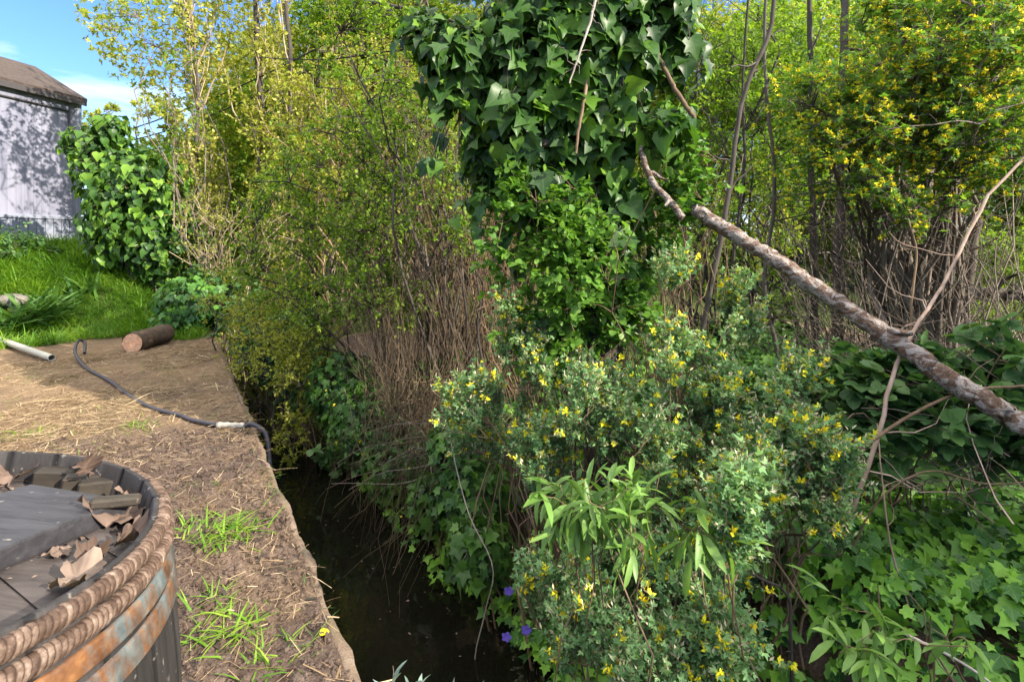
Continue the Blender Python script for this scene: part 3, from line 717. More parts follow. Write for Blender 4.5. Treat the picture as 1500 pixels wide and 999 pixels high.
# plank: outline found on the head, real thickness
pt_z = hz + .03
c1, c2, c3 = headpt(48, 708, pt_z), headpt(188, 730, pt_z), headpt(0, 803, pt_z)
dirl = nrmz(c3 - c2); c4 = c1 + dirl * .55; c3 = c2 + dirl * .55
def slab(name, corners, thick, mat, label, cat, group=None, up=BN, bev=.003):
    a = Acc(); top = np.array(corners); ce = top.mean(0); ins = top + nrmz(ce - top) * bev
    L = [ins, top - up * bev, top - up * (thick - bev), ins - up * thick]
    V = np.concatenate(L); k = len(top); F = []
    for i in range(3):
        for j in range(k): F.append([i * k + j, (i + 1) * k + j, (i + 1) * k + (j + 1) % k, i * k + (j + 1) % k])
    a.add(V, F, .5); a.add(ins, [list(range(k))], .6); a.add((ins - up * thick)[::-1], [list(range(k))], .3)
    o = a.build(name, M[mat], loc=ce - up * thick, smooth=False); return tag(o, label, cat, group)
slab('wooden_plank', [c1, c2, c3, c4], .028, 'plank', 'thick dark grey plank lying across the top of the barrel', 'plank')
for k, (px, py, lx, ly, h_, rot_, lab) in enumerate([
        (83, 700, .055, .03, .03, .25, 'small dark wood block farthest left behind the plank end, under a brown leaf'),
        (120, 708, .05, .026, .028, .5, 'wood block second from the left behind the plank end, holding up a red-brown leaf'),
        (146, 714, .055, .026, .026, .55, 'pale edged wood block third from the left beside the barrel rim'),
        (170, 734, .06, .02, .013, .5, 'flat wood sliver lying on the right corner of the plank')]):
    z0 = (hz + .028) if k == 3 else hz
    c = headpt(px, py, z0 + h_ / 2 + .001) ; Rm = BM @ rotz(rot_)
    a = Acc(); box(a, c, lx, ly, h_, Rm, .3 + .15 * k, .003)
    tag(a.build('wood_block', M['block'], loc=c - BN * h_ / 2, smooth=False), lab, 'wood block', 'wood blocks on the barrel')
def dry_leaf(px, py, z, size, rot_, curl, label, seed, tint, tilt=0):
    size *= .8; curl *= 1.3
    hr = np.random.default_rng(seed)
    # five lobed plane-tree leaf with ragged, curling edge, a grid in polar form
    nth, nr_ = 60, 7; t = np.linspace(0, 2 * np.pi, nth, endpoint=False)
    lob = .66 + .26 * np.abs(np.cos(2.5 * t)) ** .7 + hr.normal(0, .05, nth) + .05 * np.sin(17 * t) + .12 * np.sin(2 * t + seed); lob *= 1 - .25 * (np.abs(t - np.pi) < .3)
    V = []
    for i in range(nr_):
        f = (i + .05) / (nr_ - 1 + .05); rr = lob * f
        zz = curl * (f ** 2) * (.5 + .6 * np.sin(2 * t + seed) + .35 * np.sin(5 * t + seed * 2) + .15 * np.sin(11 * t)) + .03 * np.cos(2.5 * t) * f + .38 * (fbm(rr * np.cos(t) * 3.2 + 9 + seed, rr * np.sin(t) * 3.2 + 9, 3) - .5)
        V.append(np.stack([rr * np.cos(t), rr * np.sin(t) * .85, zz], -1))
    V = np.array(V) * size; V[..., 2] -= V[..., 2].min(); ii = np.arange(nth * nr_).reshape(nr_, nth)
    q = np.stack([ii[:-1], np.roll(ii, -1, 1)[:-1], np.roll(ii, -1, 1)[1:], ii[1:]], -1).reshape(-1, 4)
    ct, s_t = math.cos(tilt), math.sin(tilt); V = V.reshape(-1, 3)
    V = np.stack([V[:, 0], V[:, 1] * ct - V[:, 2] * s_t, V[:, 1] * s_t + V[:, 2] * ct], -1)
    V = V @ rotz(rot_).T; V[:, 2] -= V[:, 2].min(); c = headpt(px, py, z + .002)
    a = Acc(); a.add(V @ BM.T + c, q, np.clip(tint + (fbm(V[:, 0] * 60 + 9, V[:, 1] * 60 + 9, 3) - .5) * .7, 0, 1))
    tv = Acc(); st_ = np.array([[0, 0, .1], [-.5, -.1, .12], [-1.1, -.15, .05]]) * size
    P_ = st_ @ rotz(rot_).T @ BM.T + c; tubes(a, P_, np.full(3, size * .016), 4, tint * .6)
    tag(a.build('dry_leaf', M['deadleaf'], loc=c), label, 'dry leaf', 'dry leaves on the barrel')
dry_leaf(175, 765, hz, .062, .4, .35, 'largest crumpled brown leaf filling the gap between plank and rim', 1, .45)
dry_leaf(192, 800, hz, .036, 2.0, .5, 'small curled brown leaf against the rim below the largest leaf', 2, .35)
dry_leaf(112, 858, hz, .045, 2.6, .25, 'pale flat dry leaf on the barrel head near the front rim', 3, .8)
dry_leaf(133, 828, hz, .026, 1.0, .7, 'rolled dark brown leaf on the barrel head above the pale flat leaf', 4, .2)
dry_leaf(82, 814, hz, .022, .2, .2, 'small thin tan leaf lying just below the plank', 5, .6)
dry_leaf(116, 699, hz + .028, .026, 1.2, .7, 'red-brown leaf propped upright on the wood blocks', 6, .15, 1.0)
dry_leaf(20, 706, hz, .04, 3.0, .4, 'brown leaf at the far left behind the plank', 7, .35)
dry_leaf(200, 745, hz + .004, .03, 4.0, .6, 'grey-brown leaf scrap stuck to the inner right rim', 8, .6, .7)
hr = np.random.default_rng(10); a = Acc(); N = 420
t = hr.uniform(0, 6.28, N); r = .29 * np.sqrt(hr.random(N)); r = np.where(hr.random(N) < .5, .27 + .025 * hr.random(N), r)
place(a, T_SMALL, bp(np.stack([r * np.cos(t), r * np.sin(t), np.full(N, hz + .002)], -1)), rdir(hr, N) * [1, 1, .3], np.tile(BN, (N, 1)) + rdir(hr, N) * .3, hr.uniform(.003, .014, N), hr.random(N))
tag(a.build('leaf_crumbs', M['deadleaf']), 'crumbled dry leaf bits on the barrel head', 'leaf litter', kind='stuff')

# ------------------------------------------------------------------ log, pipe, hose, stone
def knot(px, py, lift=0.0):
    Y = FPX * (CAMZ - lift) / (py - HOR); p = W(px, py, Y)
    for _ in range(4):
        z = float(height(p[0], p[1])) + lift; Y = FPX * (CAMZ - z) / (py - HOR); p = W(px, py, Y)
    return p
A = knot(192, 516); Bq = knot(240, 503); ax = nrmz((Bq - A) * [1, 1, 0]); r_ = .115
ax = nrmz(np.array([-.07, .997, 0])); c0 = A + [0, .02, r_ - .015]; c1 = c0 + ax * .62
lg = empty('firewood_log', (c0[0], c0[1], c0[2] - r_), 'short cut firewood log lying on the straw below the grass mound', 'log')
a = Acc(); n = 24; P = c0[None] + (c1 - c0)[None] * np.linspace(0, 1, n)[:, None]; hr = np.random.default_rng(4)
bm = 1 + (fbm(np.arange(n)[:, None] * .5 + np.zeros(28), np.arange(28)[None] * .9, 3) - .5) * .22
tubes(a, P, np.full(n, r_) * (1 + .04 * np.sin(np.arange(n) * .4)), 28, .4, bump=bm[None]); a.build('log_bark', M['logbark'], lg)
for e, sg, lb in ((c0, -1, 'sawn orange-brown near end of the log'), (c1, 1, 'sunlit far end of the log')):
    a = Acc(); t = np.arange(28) * 2 * np.pi / 28; Rm = frame3(ax); V = [e + ax * sg * .004]
    ring = e + ax * sg * .003 + .95 * r_ * (np.cos(t)[:, None] * Rm[:, 1] + np.sin(t)[:, None] * Rm[:, 2])
    a.add(np.vstack([V, ring]), [[0, 1 + i, 1 + (i + 1) % 28] if sg > 0 else [0, 1 + (i + 1) % 28, 1 + i] for i in range(28)])
    o = a.build('cut_end', M['cut'], lg, smooth=False); o['label'] = lb
p0, p1 = knot(-40, 486, .03), knot(76, 527, .03); P = np.linspace(p0, p1, 12); P[:, 2] += .02
pp = empty('white_pipe', (p1[0], p1[1], p1[2]), 'dirty white plastic pipe lying on the ground at the grass edge', 'pipe')
a = Acc(); tubes(a, P, np.full(12, .034), 16); Q = np.linspace(P[-1], P[-2], 4); tubes(a, Q, np.full(4, .029), 16)
tt = np.arange(16) * 2 * np.pi / 16; Rm = frame3(P[-1] - P[-2])
o_ = P[-1] + .034 * (np.cos(tt)[:, None] * Rm[:, 1] + np.sin(tt)[:, None] * Rm[:, 2]); i_ = P[-1] + .029 * (np.cos(tt)[:, None] * Rm[:, 1] + np.sin(tt)[:, None] * Rm[:, 2])
a.add(np.vstack([o_, i_]), [[k, (k + 1) % 16, 16 + (k + 1) % 16, 16 + k] for k in range(16)]); a.build('pipe_tube', M['pipe'], pp)
a = Acc(); a.add(np.vstack([P[-2] + (i_ - P[-1]), P[-2]]), [[k, (k + 1) % 16, 16] for k in range(16)]); a.build('bore_shade_disc', M['hole'], pp)  # dark disc closing the bore, standing in for the shade inside

def smooth_line(pts, n):
    pts = np.asarray(pts, float); k = len(pts); e = np.vstack([2 * pts[0] - pts[1], pts, 2 * pts[-1] - pts[-2]])
    out = []; u = np.linspace(0, k - 1 - 1e-6, n)
    for v in u:
        i = int(v); t = v - i; a0, a1, a2, a3 = e[i], e[i + 1], e[i + 2], e[i + 3]
        out.append(.5 * (2 * a1 + (a2 - a0) * t + (2 * a0 - 5 * a1 + 4 * a2 - a3) * t * t + (3 * a1 - 3 * a2 + a3 - a0) * t ** 3))
    return np.array(out)
hp = [knot(124, 523) + [0, 0, .02], knot(124, 518) + [0, 0, .1], knot(115, 520) + [0, 0, .14], knot(110, 527) + [0, 0, .06], knot(125, 541), knot(160, 561), knot(190, 583), knot(222, 601), knot(262, 612), knot(280, 619), knot(318, 627)]
hp = [p + [0, 0, .022] for p in hp]
e1 = knot(358, 629) + [0, 0, .024]
nx_, sx_ = ns(e1[0], e1[1])
def cpt(n_, s_, z_): x, y = xy(n_, s_); return np.array([x, y, z_])
tail = [e1, cpt(-.02, sx_ - .05, .045), cpt(.05, sx_ - .13, -.02), cpt(.06, sx_ - .22, -.25), cpt(.06, sx_ - .3, -.5), cpt(.08, sx_ - .36, -.8)]
hs = empty('black_hose', hp[0] - [0, 0, .02], 'black hose snaking over the dirt and down into the creek', 'hose')
a = Acc(); tubes(a, smooth_line(hp, 90), np.full(90, .0145), 10); a.build('hose_line', M['hose'], hs)
a = Acc(); tubes(a, smooth_line(tail, 40), np.full(40, .0145), 10); a.build('hose_tail', M['hose'], hs)
a = Acc(); P = np.linspace(hp[-1], e1, 16); rr = .0145 + .007 * np.array([0, 1, 1, .6, .6, 1, 1, .4, .4, 1, 1, .6, .6, 1, 1, 0]); tubes(a, P, rr, 12); o = a.build('coupling', M['coupling'], hs); o['label'] = 'pale chalky coupling joining the hose at the wall edge'

def rock(name, c, r, label, cat, seed, mat='stone', sq=(1.3, .9, .6)):
    hr = np.random.default_rng(seed); t = np.linspace(0, np.pi, 14); p = np.linspace(0, 2 * np.pi, 24, endpoint=False)
    T, Pp = np.meshgrid(t, p, indexing='ij'); rr = r * (1 + .35 * (fbm(np.cos(Pp) * 1.5 + 5 + T, np.sin(Pp) * 1.5 + 5 + T * .7, 4) - .5) * np.sin(T))
    V = np.stack([rr * np.sin(T) * np.cos(Pp) * sq[0], rr * np.sin(T) * np.sin(Pp) * sq[1], rr * np.cos(T) * sq[2]], -1) + c
    ii = np.arange(14 * 24).reshape(14, 24); q = np.stack([ii[:-1], ii[1:], np.roll(ii, -1, 1)[1:], np.roll(ii, -1, 1)[:-1]], -1).reshape(-1, 4)
    a = Acc(); a.add(V.reshape(-1, 3), q); return tag(a.build(name, M[mat], loc=c), label, cat)
p = W(18, 425, 7.4); rock('grey_stone', (p[0], p[1], float(height(p[0], p[1])) + .06), .17, 'weathered grey stone in the grass at the left edge', 'stone', 2)

# ------------------------------------------------------------------ house
hx0, hy0, hx1, hy1 = -9.6, 9.6, -9.27, 11.0
hd = nrmz(np.array([hx1 - hx0, hy1 - hy0, 0])); hn = np.array([hd[1], -hd[0], 0]); hbeg = np.array([hx1, hy1, 0]) - hd * 7.5; hend = np.array([hx1, hy1, 0])
house = empty('small_house', (hend[0], hend[1], 1.0), 'pale lavender-grey house with vertical siding and a dark mossy roof', 'house')
Hf = np.stack([hd, -hn, np.array([0, 0, 1.])], 1)
def hpt(l, dpt, z): return hend + hd * l - hn * dpt + np.array([0, 0, z])
def hbox(name, l0, l1, d0, d1, z0, z1, mat, label=None):
    a = Acc(); box(a, hpt((l0 + l1) / 2, (d0 + d1) / 2, (z0 + z1) / 2), l1 - l0, d1 - d0, z1 - z0, Hf, .5, .004); o = a.build(name, M[mat], house, smooth=False)
    if label: o['label'] = label
    return o
EZ, RZ, HW = 4.3, 5.05, 1.35
a = Acc(); HE = EZ + .02
V = [hpt(-7.5, 0, .9), hpt(0, 0, .9), hpt(0, 0, HE), hpt(-7.5, 0, HE), hpt(-7.5, 2 * HW, .9), hpt(0, 2 * HW, .9), hpt(0, 2 * HW, HE), hpt(-7.5, 2 * HW, HE), hpt(0, HW, RZ - .05), hpt(-7.5, HW, RZ - .05)]
a.add(V, [[0, 1, 2, 3], [1, 5, 6, 2], [5, 4, 7, 6], [4, 0, 3, 7]]); a.add(V, [[2, 6, 8], [3, 9, 7]]); a.build('wall', M['siding'], house, smooth=False)
a = Acc(); sl_ = (RZ - EZ) / HW
for sg in (0, 1):
    e_ = [(-.12), HW] if sg == 0 else [2 * HW + .12, HW]
    z_ = [EZ - .12 * sl_, RZ]
    o0 = [hpt(-7.6, e_[0], z_[0]), hpt(.05, e_[0], z_[0]), hpt(.05, e_[1], z_[1]), hpt(-7.6, e_[1], z_[1])]
    up_ = np.array([0, 0, .07]); V = o0 + [v + up_ for v in o0]
    a.add(V, [[0, 1, 2, 3], [4, 7, 6, 5], [0, 4, 5, 1], [1, 5, 6, 2], [2, 6, 7, 3], [3, 7, 4, 0]])
a.build('roof', M['roof'], house, smooth=False)
hbox('fascia', -7.55, .03, -.14, -.123, EZ - .16, EZ - .05, 'trim')
hbox('skirt_cap', -7.5, .02, -.075, -.003, 1.7, 1.78, 'skirt')
a = Acc()
for k in range(50):
    l = -7.45 + k * .15; box(a, hpt(l + .07, -.03, 1.3), .138, .04, .795, Hf, .5, .006)
a.build('skirt_boards', M['skirt'], house, smooth=False)
hbox('corner_trim', -.09, .012, -.02, .06, 1.79, EZ - .05, 'skirt')
a = Acc(); P = smooth_line([hpt(-7.4, -.03, 4.02), hpt(-4, -.03, 4.0), hpt(-.25, -.03, 3.98)], 20); tubes(a, P, np.full(20, .018), 6)
tubes(a, np.linspace(hpt(-.25, -.03, 3.98), hpt(-.25, -.03, 3.3), 4), np.full(4, .018), 6); a.build('conduit', M['trim'], house)
for k, (qa, qb, Ya, Yb, lab) in enumerate([((170, 195), (320, 140), 11, 9.5, 'upper black utility cable running from the trees toward the house'), ((205, 202), (330, 160), 11, 9.5, 'lower black utility cable running beside the poplars')]):
    a = Acc(); pa, pb = W(*qa, Ya), W(*qb, Yb); P = np.linspace(pa - (pb - pa) * .8, pb + (pb - pa) * .8, 30); P[:, 2] += .25 * (np.linspace(-1, 1, 30) ** 2 - .2)
    tubes(a, P, np.full(30, .013), 5); tag(a.build('utility_cable', M['cable'], loc=P[0]), lab, 'cable', 'utility cables by the house')

# dead hanging sticks
def stick(name, label, pts, r0_, r1_, mat='twig', side=0, seed=1, cat='branch', group=None, m=8, n=26, sl=.12, bumpy=.12, jit=.12):
    hr = np.random.default_rng(seed); P = smooth_line(pts, n) + hr.normal(size=(n, 3)) * r0_ * jit; a = Acc(); rr = np.linspace(r0_, r1_, n)
    bm = 1 + bumpy * 2 * (fbm(np.arange(n)[:, None] * .8 + seed + np.zeros(m), np.arange(m)[None] * .9 + seed, 3) - .5)
    tubes(a, P, rr[None], m, hr.random(), cap=True, bump=bm[None])
    if side:
        i = np.zeros(side, int); q, tn = along(P[None], i, hr.uniform(.15, .98, side)); d = nrmz(tn * .6 + rdir(hr, side)); L = sl * hr.uniform(.3, 1.2, side)
        S = wob(hr, bez(q, q + d * L[:, None] * .5, q + d * L[:, None] + rdir(hr, side) * .3 * L[:, None], 6), .07); tubes(a, S, np.full((side, 1), max(r1_ * .6, .0016)) * np.linspace(1, .4, 6), 4, hr.random(side))
    return tag(a.build(name, M[mat], loc=np.array(pts[0])), label, cat, group)
# ================================================================== vegetation
def gb(px, py_guess, Y):
    p = W(px, py_guess, Y); return np.array([p[0], p[1], float(height(p[0], p[1])) - .03])

# ivy covered bush beside the house: leaves over a mound of stems
def ivy_mass(name, label, cat, bases, blobs, n, leaf, mat, ls, seed, r0=.02, nst=14, hang=.8, tint=(0, 1), bmat='bark', shell=6, camface=0.0, stems='stems', keepf=None):
    hr = np.random.default_rng(seed); bases = np.asarray(bases, float).reshape(-1, 3)
    root = empty(name, bases.mean(0), label, cat)
    b0 = bases[hr.integers(0, len(bases), nst)] + hr.normal(size=(nst, 3)) * [.06, .06, 0]; tg = in_blobs(hr, blobs, nst, 1.5)
    mid = b0 * .6 + tg * .4; mid[:, 2] = b0[:, 2] + .7 * (tg[:, 2] - b0[:, 2])
    S = wob(hr, bez(b0, mid, tg, 10), .04); a = Acc(); tubes(a, S, (hr.uniform(.5, 1.3, nst) * r0)[:, None] * np.linspace(1, .3, 10), 6, hr.random(nst)); 
    b = np.array([x[:6] for x in blobs]); w_ = np.array([x[6] for x in blobs]); i = hr.choice(len(b), n, p=w_ / w_.sum())
    dr = rdir(hr, n); r = hr.random(n) ** (1 / shell); P = b[i, :3] + dr * r[:, None] * b[i, 3:6]
    outw = nrmz(dr / b[i, 3:6]); keep = P[:, 2] > height(P[:, 0], P[:, 1]) + .02
    if keepf is not None: keep &= keepf(P)
    P, outw, r = P[keep], outw[keep], r[keep]; n = len(P)
    d = nrmz(np.array([0, 0, -hang]) + outw * .35 + hr.normal(size=(n, 3)) * .35); nn_ = nrmz(outw + np.array([0, -camface, .45]) + hr.normal(size=(n, 3)) * .33)
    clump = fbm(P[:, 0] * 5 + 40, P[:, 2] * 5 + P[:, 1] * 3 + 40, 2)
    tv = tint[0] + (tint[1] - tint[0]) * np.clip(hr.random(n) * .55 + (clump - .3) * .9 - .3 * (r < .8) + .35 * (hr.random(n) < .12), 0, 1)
    pet = 40; sel = hr.choice(n, min(n, n // 2), replace=False)
    Q = np.stack([P[sel] - outw[sel] * .12 + [0, 0, .03], P[sel] - outw[sel] * .05 + [0, 0, .03], P[sel]], 1); tubes(a, Q, np.full((len(sel), 3), .0016), 3, hr.random(len(sel)))
    a.build(stems, M[bmat], root)
    lf = Acc(); place(lf, leaf, P, d, nn_, ls * np.exp(hr.normal(0, .22, n)), tv, hr.uniform(.85, 1.15, n)); lf.build('foliage', M[mat], root); return root

Y = 8.3
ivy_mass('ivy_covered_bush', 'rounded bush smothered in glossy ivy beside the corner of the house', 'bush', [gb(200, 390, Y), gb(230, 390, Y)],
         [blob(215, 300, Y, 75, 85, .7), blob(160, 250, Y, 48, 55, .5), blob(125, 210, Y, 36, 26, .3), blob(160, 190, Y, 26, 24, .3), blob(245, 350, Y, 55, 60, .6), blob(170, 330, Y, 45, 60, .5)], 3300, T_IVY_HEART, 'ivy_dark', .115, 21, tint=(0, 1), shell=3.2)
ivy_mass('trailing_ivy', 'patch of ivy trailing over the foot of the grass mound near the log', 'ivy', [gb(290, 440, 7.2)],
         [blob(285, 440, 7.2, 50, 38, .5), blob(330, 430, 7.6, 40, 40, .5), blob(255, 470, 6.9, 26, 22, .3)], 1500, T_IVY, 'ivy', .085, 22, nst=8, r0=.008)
plant('leafy_bush', 'low dark green bush against the house skirting at the left edge', 'bush', [gb(10, 400, 8.2)], [blob(5, 375, 8.2, 42, 48, .5), blob(60, 365, 8.6, 40, 22, .4)], T_OVAL, M['bramble'], M['bark'], 8, 40, 4, .16, 8, .07, 31)
# strap leaved clumps
def strap_clump(px, py, Y, n, L, label, seed):
    hr = np.random.default_rng(seed); c = gb(px, py, Y); a = Acc(); x = c[0] + hr.normal(0, .12, n); y = c[1] + hr.normal(0, .12, n)
    blades(a, x, y, hr.uniform(.6, 1.1, n) * L, hr, .75, None, 1.1, T_STRAP); tag(a.build('strap_leaf_clump', M['strap'], loc=c), label, 'plant', 'strap leaved clumps in the grass')
strap_clump(20, 470, 6.9, 70, .62, 'dark strap leaved clump at the left edge of the grass, nearest the pipe', 1)
strap_clump(62, 460, 7.1, 60, .55, 'dark strap leaved clump in the grass right of the one at the left edge', 2)
strap_clump(120, 410, 7.7, 50, .5, 'dark strap leaved clump in the middle of the grass mound', 3)

# poplars
def poplar(px, Y, top, lean, r, label, seed, fork=True, lmat='poplar', nb=70, lean2=0, blobsx=None, base_py=400, ls=.07, nl=9, wsc=1.0):
    hr = np.random.default_rng(seed); b = gb(px, base_py, Y); t = W(px + lean, top, Y); H = t[2] - b[2]
    root = empty('poplar_tree', b, label, 'tree', 'poplars along the far creek')
    P = wob(hr, bez(b[None], ((b + t) / 2 + [hr.normal(0, .1), 0, 0])[None], t[None], 16), .012)
    a = Acc(); bm = 1 + .15 * (fbm(np.arange(16)[:, None] * 1.3 + seed + np.zeros(9), np.arange(9)[None] * .8 + seed, 2) - .5)
    tubes(a, P, (r * np.linspace(1.15, .35, 16))[None], 9, .5, bump=bm[None]); a.build('trunk', M['darkbark'], root)
    # upright pale shoots and limbs
    ns2 = 60; i = np.zeros(ns2, int); tt = np.concatenate([hr.uniform(.0, .3, 22), hr.uniform(.2, .95, 38)]); q, tn = along(P, i, tt)
    L = hr.uniform(.6, 1.9, ns2) * wsc; th = hr.uniform(0, 2 * np.pi, ns2); sp_ = hr.uniform(.08, .42, ns2); e = q + np.stack([np.cos(th) * sp_ * L, np.sin(th) * sp_ * L, L], -1); md = q + np.stack([np.cos(th) * sp_ * .6 * L, np.sin(th) * sp_ * .6 * L, L * .45], -1)
    S = wob(hr, bez(q, md, e, 8), .03); tubes_a = Acc(); tubes(tubes_a, S, (hr.uniform(.007, .022, ns2))[:, None] * np.linspace(1, .3, 8), 5, hr.random(ns2)); 
    N = ns2 * 9; i = np.repeat(np.arange(ns2), 9); q, tn = along(S, i, hr.uniform(.2, 1, N)); d = nrmz(tn * .8 + rdir(hr, N) * .7 + [0, 0, .2]); Lw = hr.uniform(.12, .42, N) * wsc
    Tw = wob(hr, bez(q, q + d * Lw[:, None] * .5, q + d * Lw[:, None] + [0, 0, .04], 5), .04); tubes(tubes_a, Tw, np.full((N, 1), .003) * np.linspace(1, .5, 5), 3, hr.random(N)); tubes_a.build('branches', M['pale'], root)
    Mx = N * nl; i = np.repeat(np.arange(N), nl); q, tn = along(Tw, i, hr.uniform(.1, 1, Mx)); d = nrmz(tn * .5 + rdir(hr, Mx) + [0, 0, -.2])
    lf = Acc(); place(lf, T_SMALL, q, d, rdir(hr, Mx) + [0, 0, .4], ls * hr.uniform(.6, 1.3, Mx), np.clip(hr.random(Mx) * .6 + .4 * hr.random(ns2)[i // 9], 0, 1), 1.25); lf.build('crown', M[lmat], root); return root
poplar(325, 8.6, -160, -70, .04, 'slender poplar with a bare grey trunk leaning left, nearest the open sky', 41)
poplar(385, 9.0, -220, -18, .075, 'thick trunked poplar second from the house side of the row', 42, nl=12)
poplar(425, 8.4, -220, 5, .05, 'poplar with pale upright shoots in the middle of the row', 43, nl=12)
poplar(478, 9.2, -220, 0, .05, 'poplar at the right end of the row above the plum thicket', 44, nl=12)
plant('leaning_sapling', 'sparse sapling leaning left into the open blue sky', 'sapling', [gb(330, 400, 8.0)], [blob(250, 120, 8.0, 38, 110, .5), blob(215, 60, 8.0, 42, 70, .4), blob(275, 230, 8.0, 35, 90, .5), blob(180, 30, 8.0, 40, 40, .3)], T_SMALL, M['plum'], M['bark'], 9, 60, 4, .25, 4, .06, 45, r0=.02, up=.5)
plant('dry_hedge_bush', 'brown twiggy bush with pale stems at the foot of the poplars', 'bush', [gb(330, 420, 7.4), gb(300, 410, 7.8)], [blob(330, 340, 7.4, 55, 80, .5), blob(290, 330, 7.8, 40, 60, .4), blob(400, 330, 7.2, 60, 80, .5)], T_SMALL, M['gold'], M['pale'], 40, 90, 4, .22, 4, .045, 46, r0=.013, up=.6, bow=.1)

# golden background thicket behind the plum
plant('golden_thicket', 'sunlit golden-leaved thicket behind the plum branches', 'thicket', [gb(560, 400, 7.6), gb(650, 400, 7.6), gb(500, 400, 7.8)],
      [blob(480, 170, 7.8, 80, 130, .7), blob(590, 180, 7.6, 90, 130, .7), blob(690, 170, 7.6, 80, 140, .7), blob(560, 300, 7.4, 130, 70, .6), blob(420, 220, 7.6, 60, 110, .6)], T_SMALL, M['gold'], M['brownstem'], 46, 260, 6, .3, 9, .06, 51, r0=.018, up=.5, bow=.1)
plant('twiggy_tree', 'tall twiggy tree with sparse yellow leaves behind the thicket top', 'tree', [gb(620, 380, 9.5), gb(540, 380, 9.5)], [blob(560, 60, 9.5, 110, 110, .8), blob(680, 60, 9.5, 90, 110, .8), blob(620, -60, 9.5, 160, 90, .8)], T_SMALL, M['gold'], M['bark'], 24, 150, 5, .45, 6, .075, 52, r0=.03, up=.4)

# plum thicket over the creek
plant('plum_thicket', 'fine leaved green plum thicket arching over the creek', 'thicket', [gb(640, 560, 4.6), gb(600, 540, 5.0), gb(560, 530, 5.3), gb(700, 560, 4.2)],
      [blob(480, 250, 4.7, 110, 95, .55), blob(400, 340, 5.0, 75, 110, .5), blob(560, 330, 4.4, 110, 90, .5), blob(610, 200, 4.6, 80, 90, .45), blob(450, 440, 4.8, 90, 60, .45), blob(560, 430, 4.3, 80, 60, .4), blob(530, 150, 4.9, 80, 70, .4)],
      T_OVAL, M['plum'], M['darkbark'], 30, 330, 6, .19, 9, .034, 61, r0=.016, up=.15, ljit=.7, tipbright=.5)
plant('plum_sapling', 'upright plum sapling with a dark slender stem and open leafy shoots', 'sapling', [gb(705, 500, 4.0), gb(690, 520, 4.1)],
      [blob(545, 30, 4.1, 70, 60, .3), blob(590, 120, 4.0, 60, 90, .3), blob(640, 260, 3.9, 60, 80, .3), blob(500, 80, 4.2, 40, 50, .3), blob(680, 330, 3.8, 50, 60, .3)], T_OVAL, M['plum'], M['darkbark'], 12, 80, 5, .2, 8, .036, 62, r0=.014, up=.3)
plant('overhanging_bush', 'yellow-green bush spilling over the far end of the wall', 'bush', [gb(400, 520, 5.6), gb(430, 560, 5.0), gb(370, 500, 6.2)],
      [blob(400, 440, 5.6, 65, 75, .45), blob(370, 500, 5.2, 45, 55, .35), blob(420, 530, 4.8, 55, 50, .35), blob(340, 440, 6.0, 40, 60, .4), blob(450, 500, 4.8, 60, 60, .4)], T_SMALL, M['poplar'], M['darkbark'], 20, 190, 5, .16, 9, .035, 63, r0=.01, up=.05, tint=(0, .75))

# dry reeds hanging to the water
def reeds(name, label, bases, tips, n, seed, mat='reed', r=.0028, sag=.3, jb=.15, jt=.25, group=None):
    hr = np.random.default_rng(seed); bases = np.array(bases); tips = np.array(tips); i = hr.integers(0, len(bases), n)
    b = bases[i] + hr.normal(size=(n, 3)) * [jb, jb, .05]; t = tips[i] + hr.normal(size=(n, 3)) * [jt, jt, jt]
    md = (b + t) / 2 + np.array([0, 0, sag]) + hr.normal(size=(n, 3)) * .08
    a = Acc(); tubes(a, wob(hr, bez(b, md, t, 9), .035), (hr.uniform(.5, 1.3, n) * r)[:, None] * np.linspace(1, .4, 9), 3, hr.random(n)); o = a.build(name, M[mat], loc=bases.mean(0)); return tag(o, label, 'dry stems', group)
reeds('dry_reed_clump', 'dense upright clump of dry brown stems under the plum leaves', [gb(610, 600, 4.1), gb(660, 600, 4.0), gb(570, 590, 4.4)], [W(570, 370, 4.3), W(690, 380, 4.1), W(610, 420, 4.2)], 430, 71, sag=.05, jt=.3)
reeds('hanging_reeds', 'dry brown stems drooping over the bank down to the water', [W(640, 560, 3.7), W(690, 600, 3.4), W(600, 580, 4.0)], [W(590, 730, 3.7), W(640, 770, 3.3), W(560, 700, 4.1)], 380, 72, sag=.15, jb=.2, jt=.26)
reeds('bramble_canes', 'tangle of bare brown canes behind the ivy trunk', [gb(760, 520, 4.2), gb(700, 520, 4.4), gb(980, 520, 4.0)], [W(640, 200, 4.6), W(720, 260, 4.4), W(960, 300, 4.2)], 260, 73, 'brownstem', .005, .2, .2, .35)
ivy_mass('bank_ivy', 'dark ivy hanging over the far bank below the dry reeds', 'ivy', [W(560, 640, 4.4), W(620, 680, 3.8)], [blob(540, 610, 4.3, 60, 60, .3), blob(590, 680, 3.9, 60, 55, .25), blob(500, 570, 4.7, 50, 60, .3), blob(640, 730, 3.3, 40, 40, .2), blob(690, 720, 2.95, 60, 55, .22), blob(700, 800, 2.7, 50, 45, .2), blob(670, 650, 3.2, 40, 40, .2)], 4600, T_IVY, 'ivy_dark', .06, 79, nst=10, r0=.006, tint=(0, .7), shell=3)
stick('mossy_log', 'dark mossy log lying across the sunlit gap at the right edge', [W(1380, 438, 4.6), W(1440, 428, 4.5), W(1500, 436, 4.4), W(1580, 440, 4.3)], .05, .045, 'darkbark', 8, 19, 'log', m=12, sl=.25, bumpy=.5)
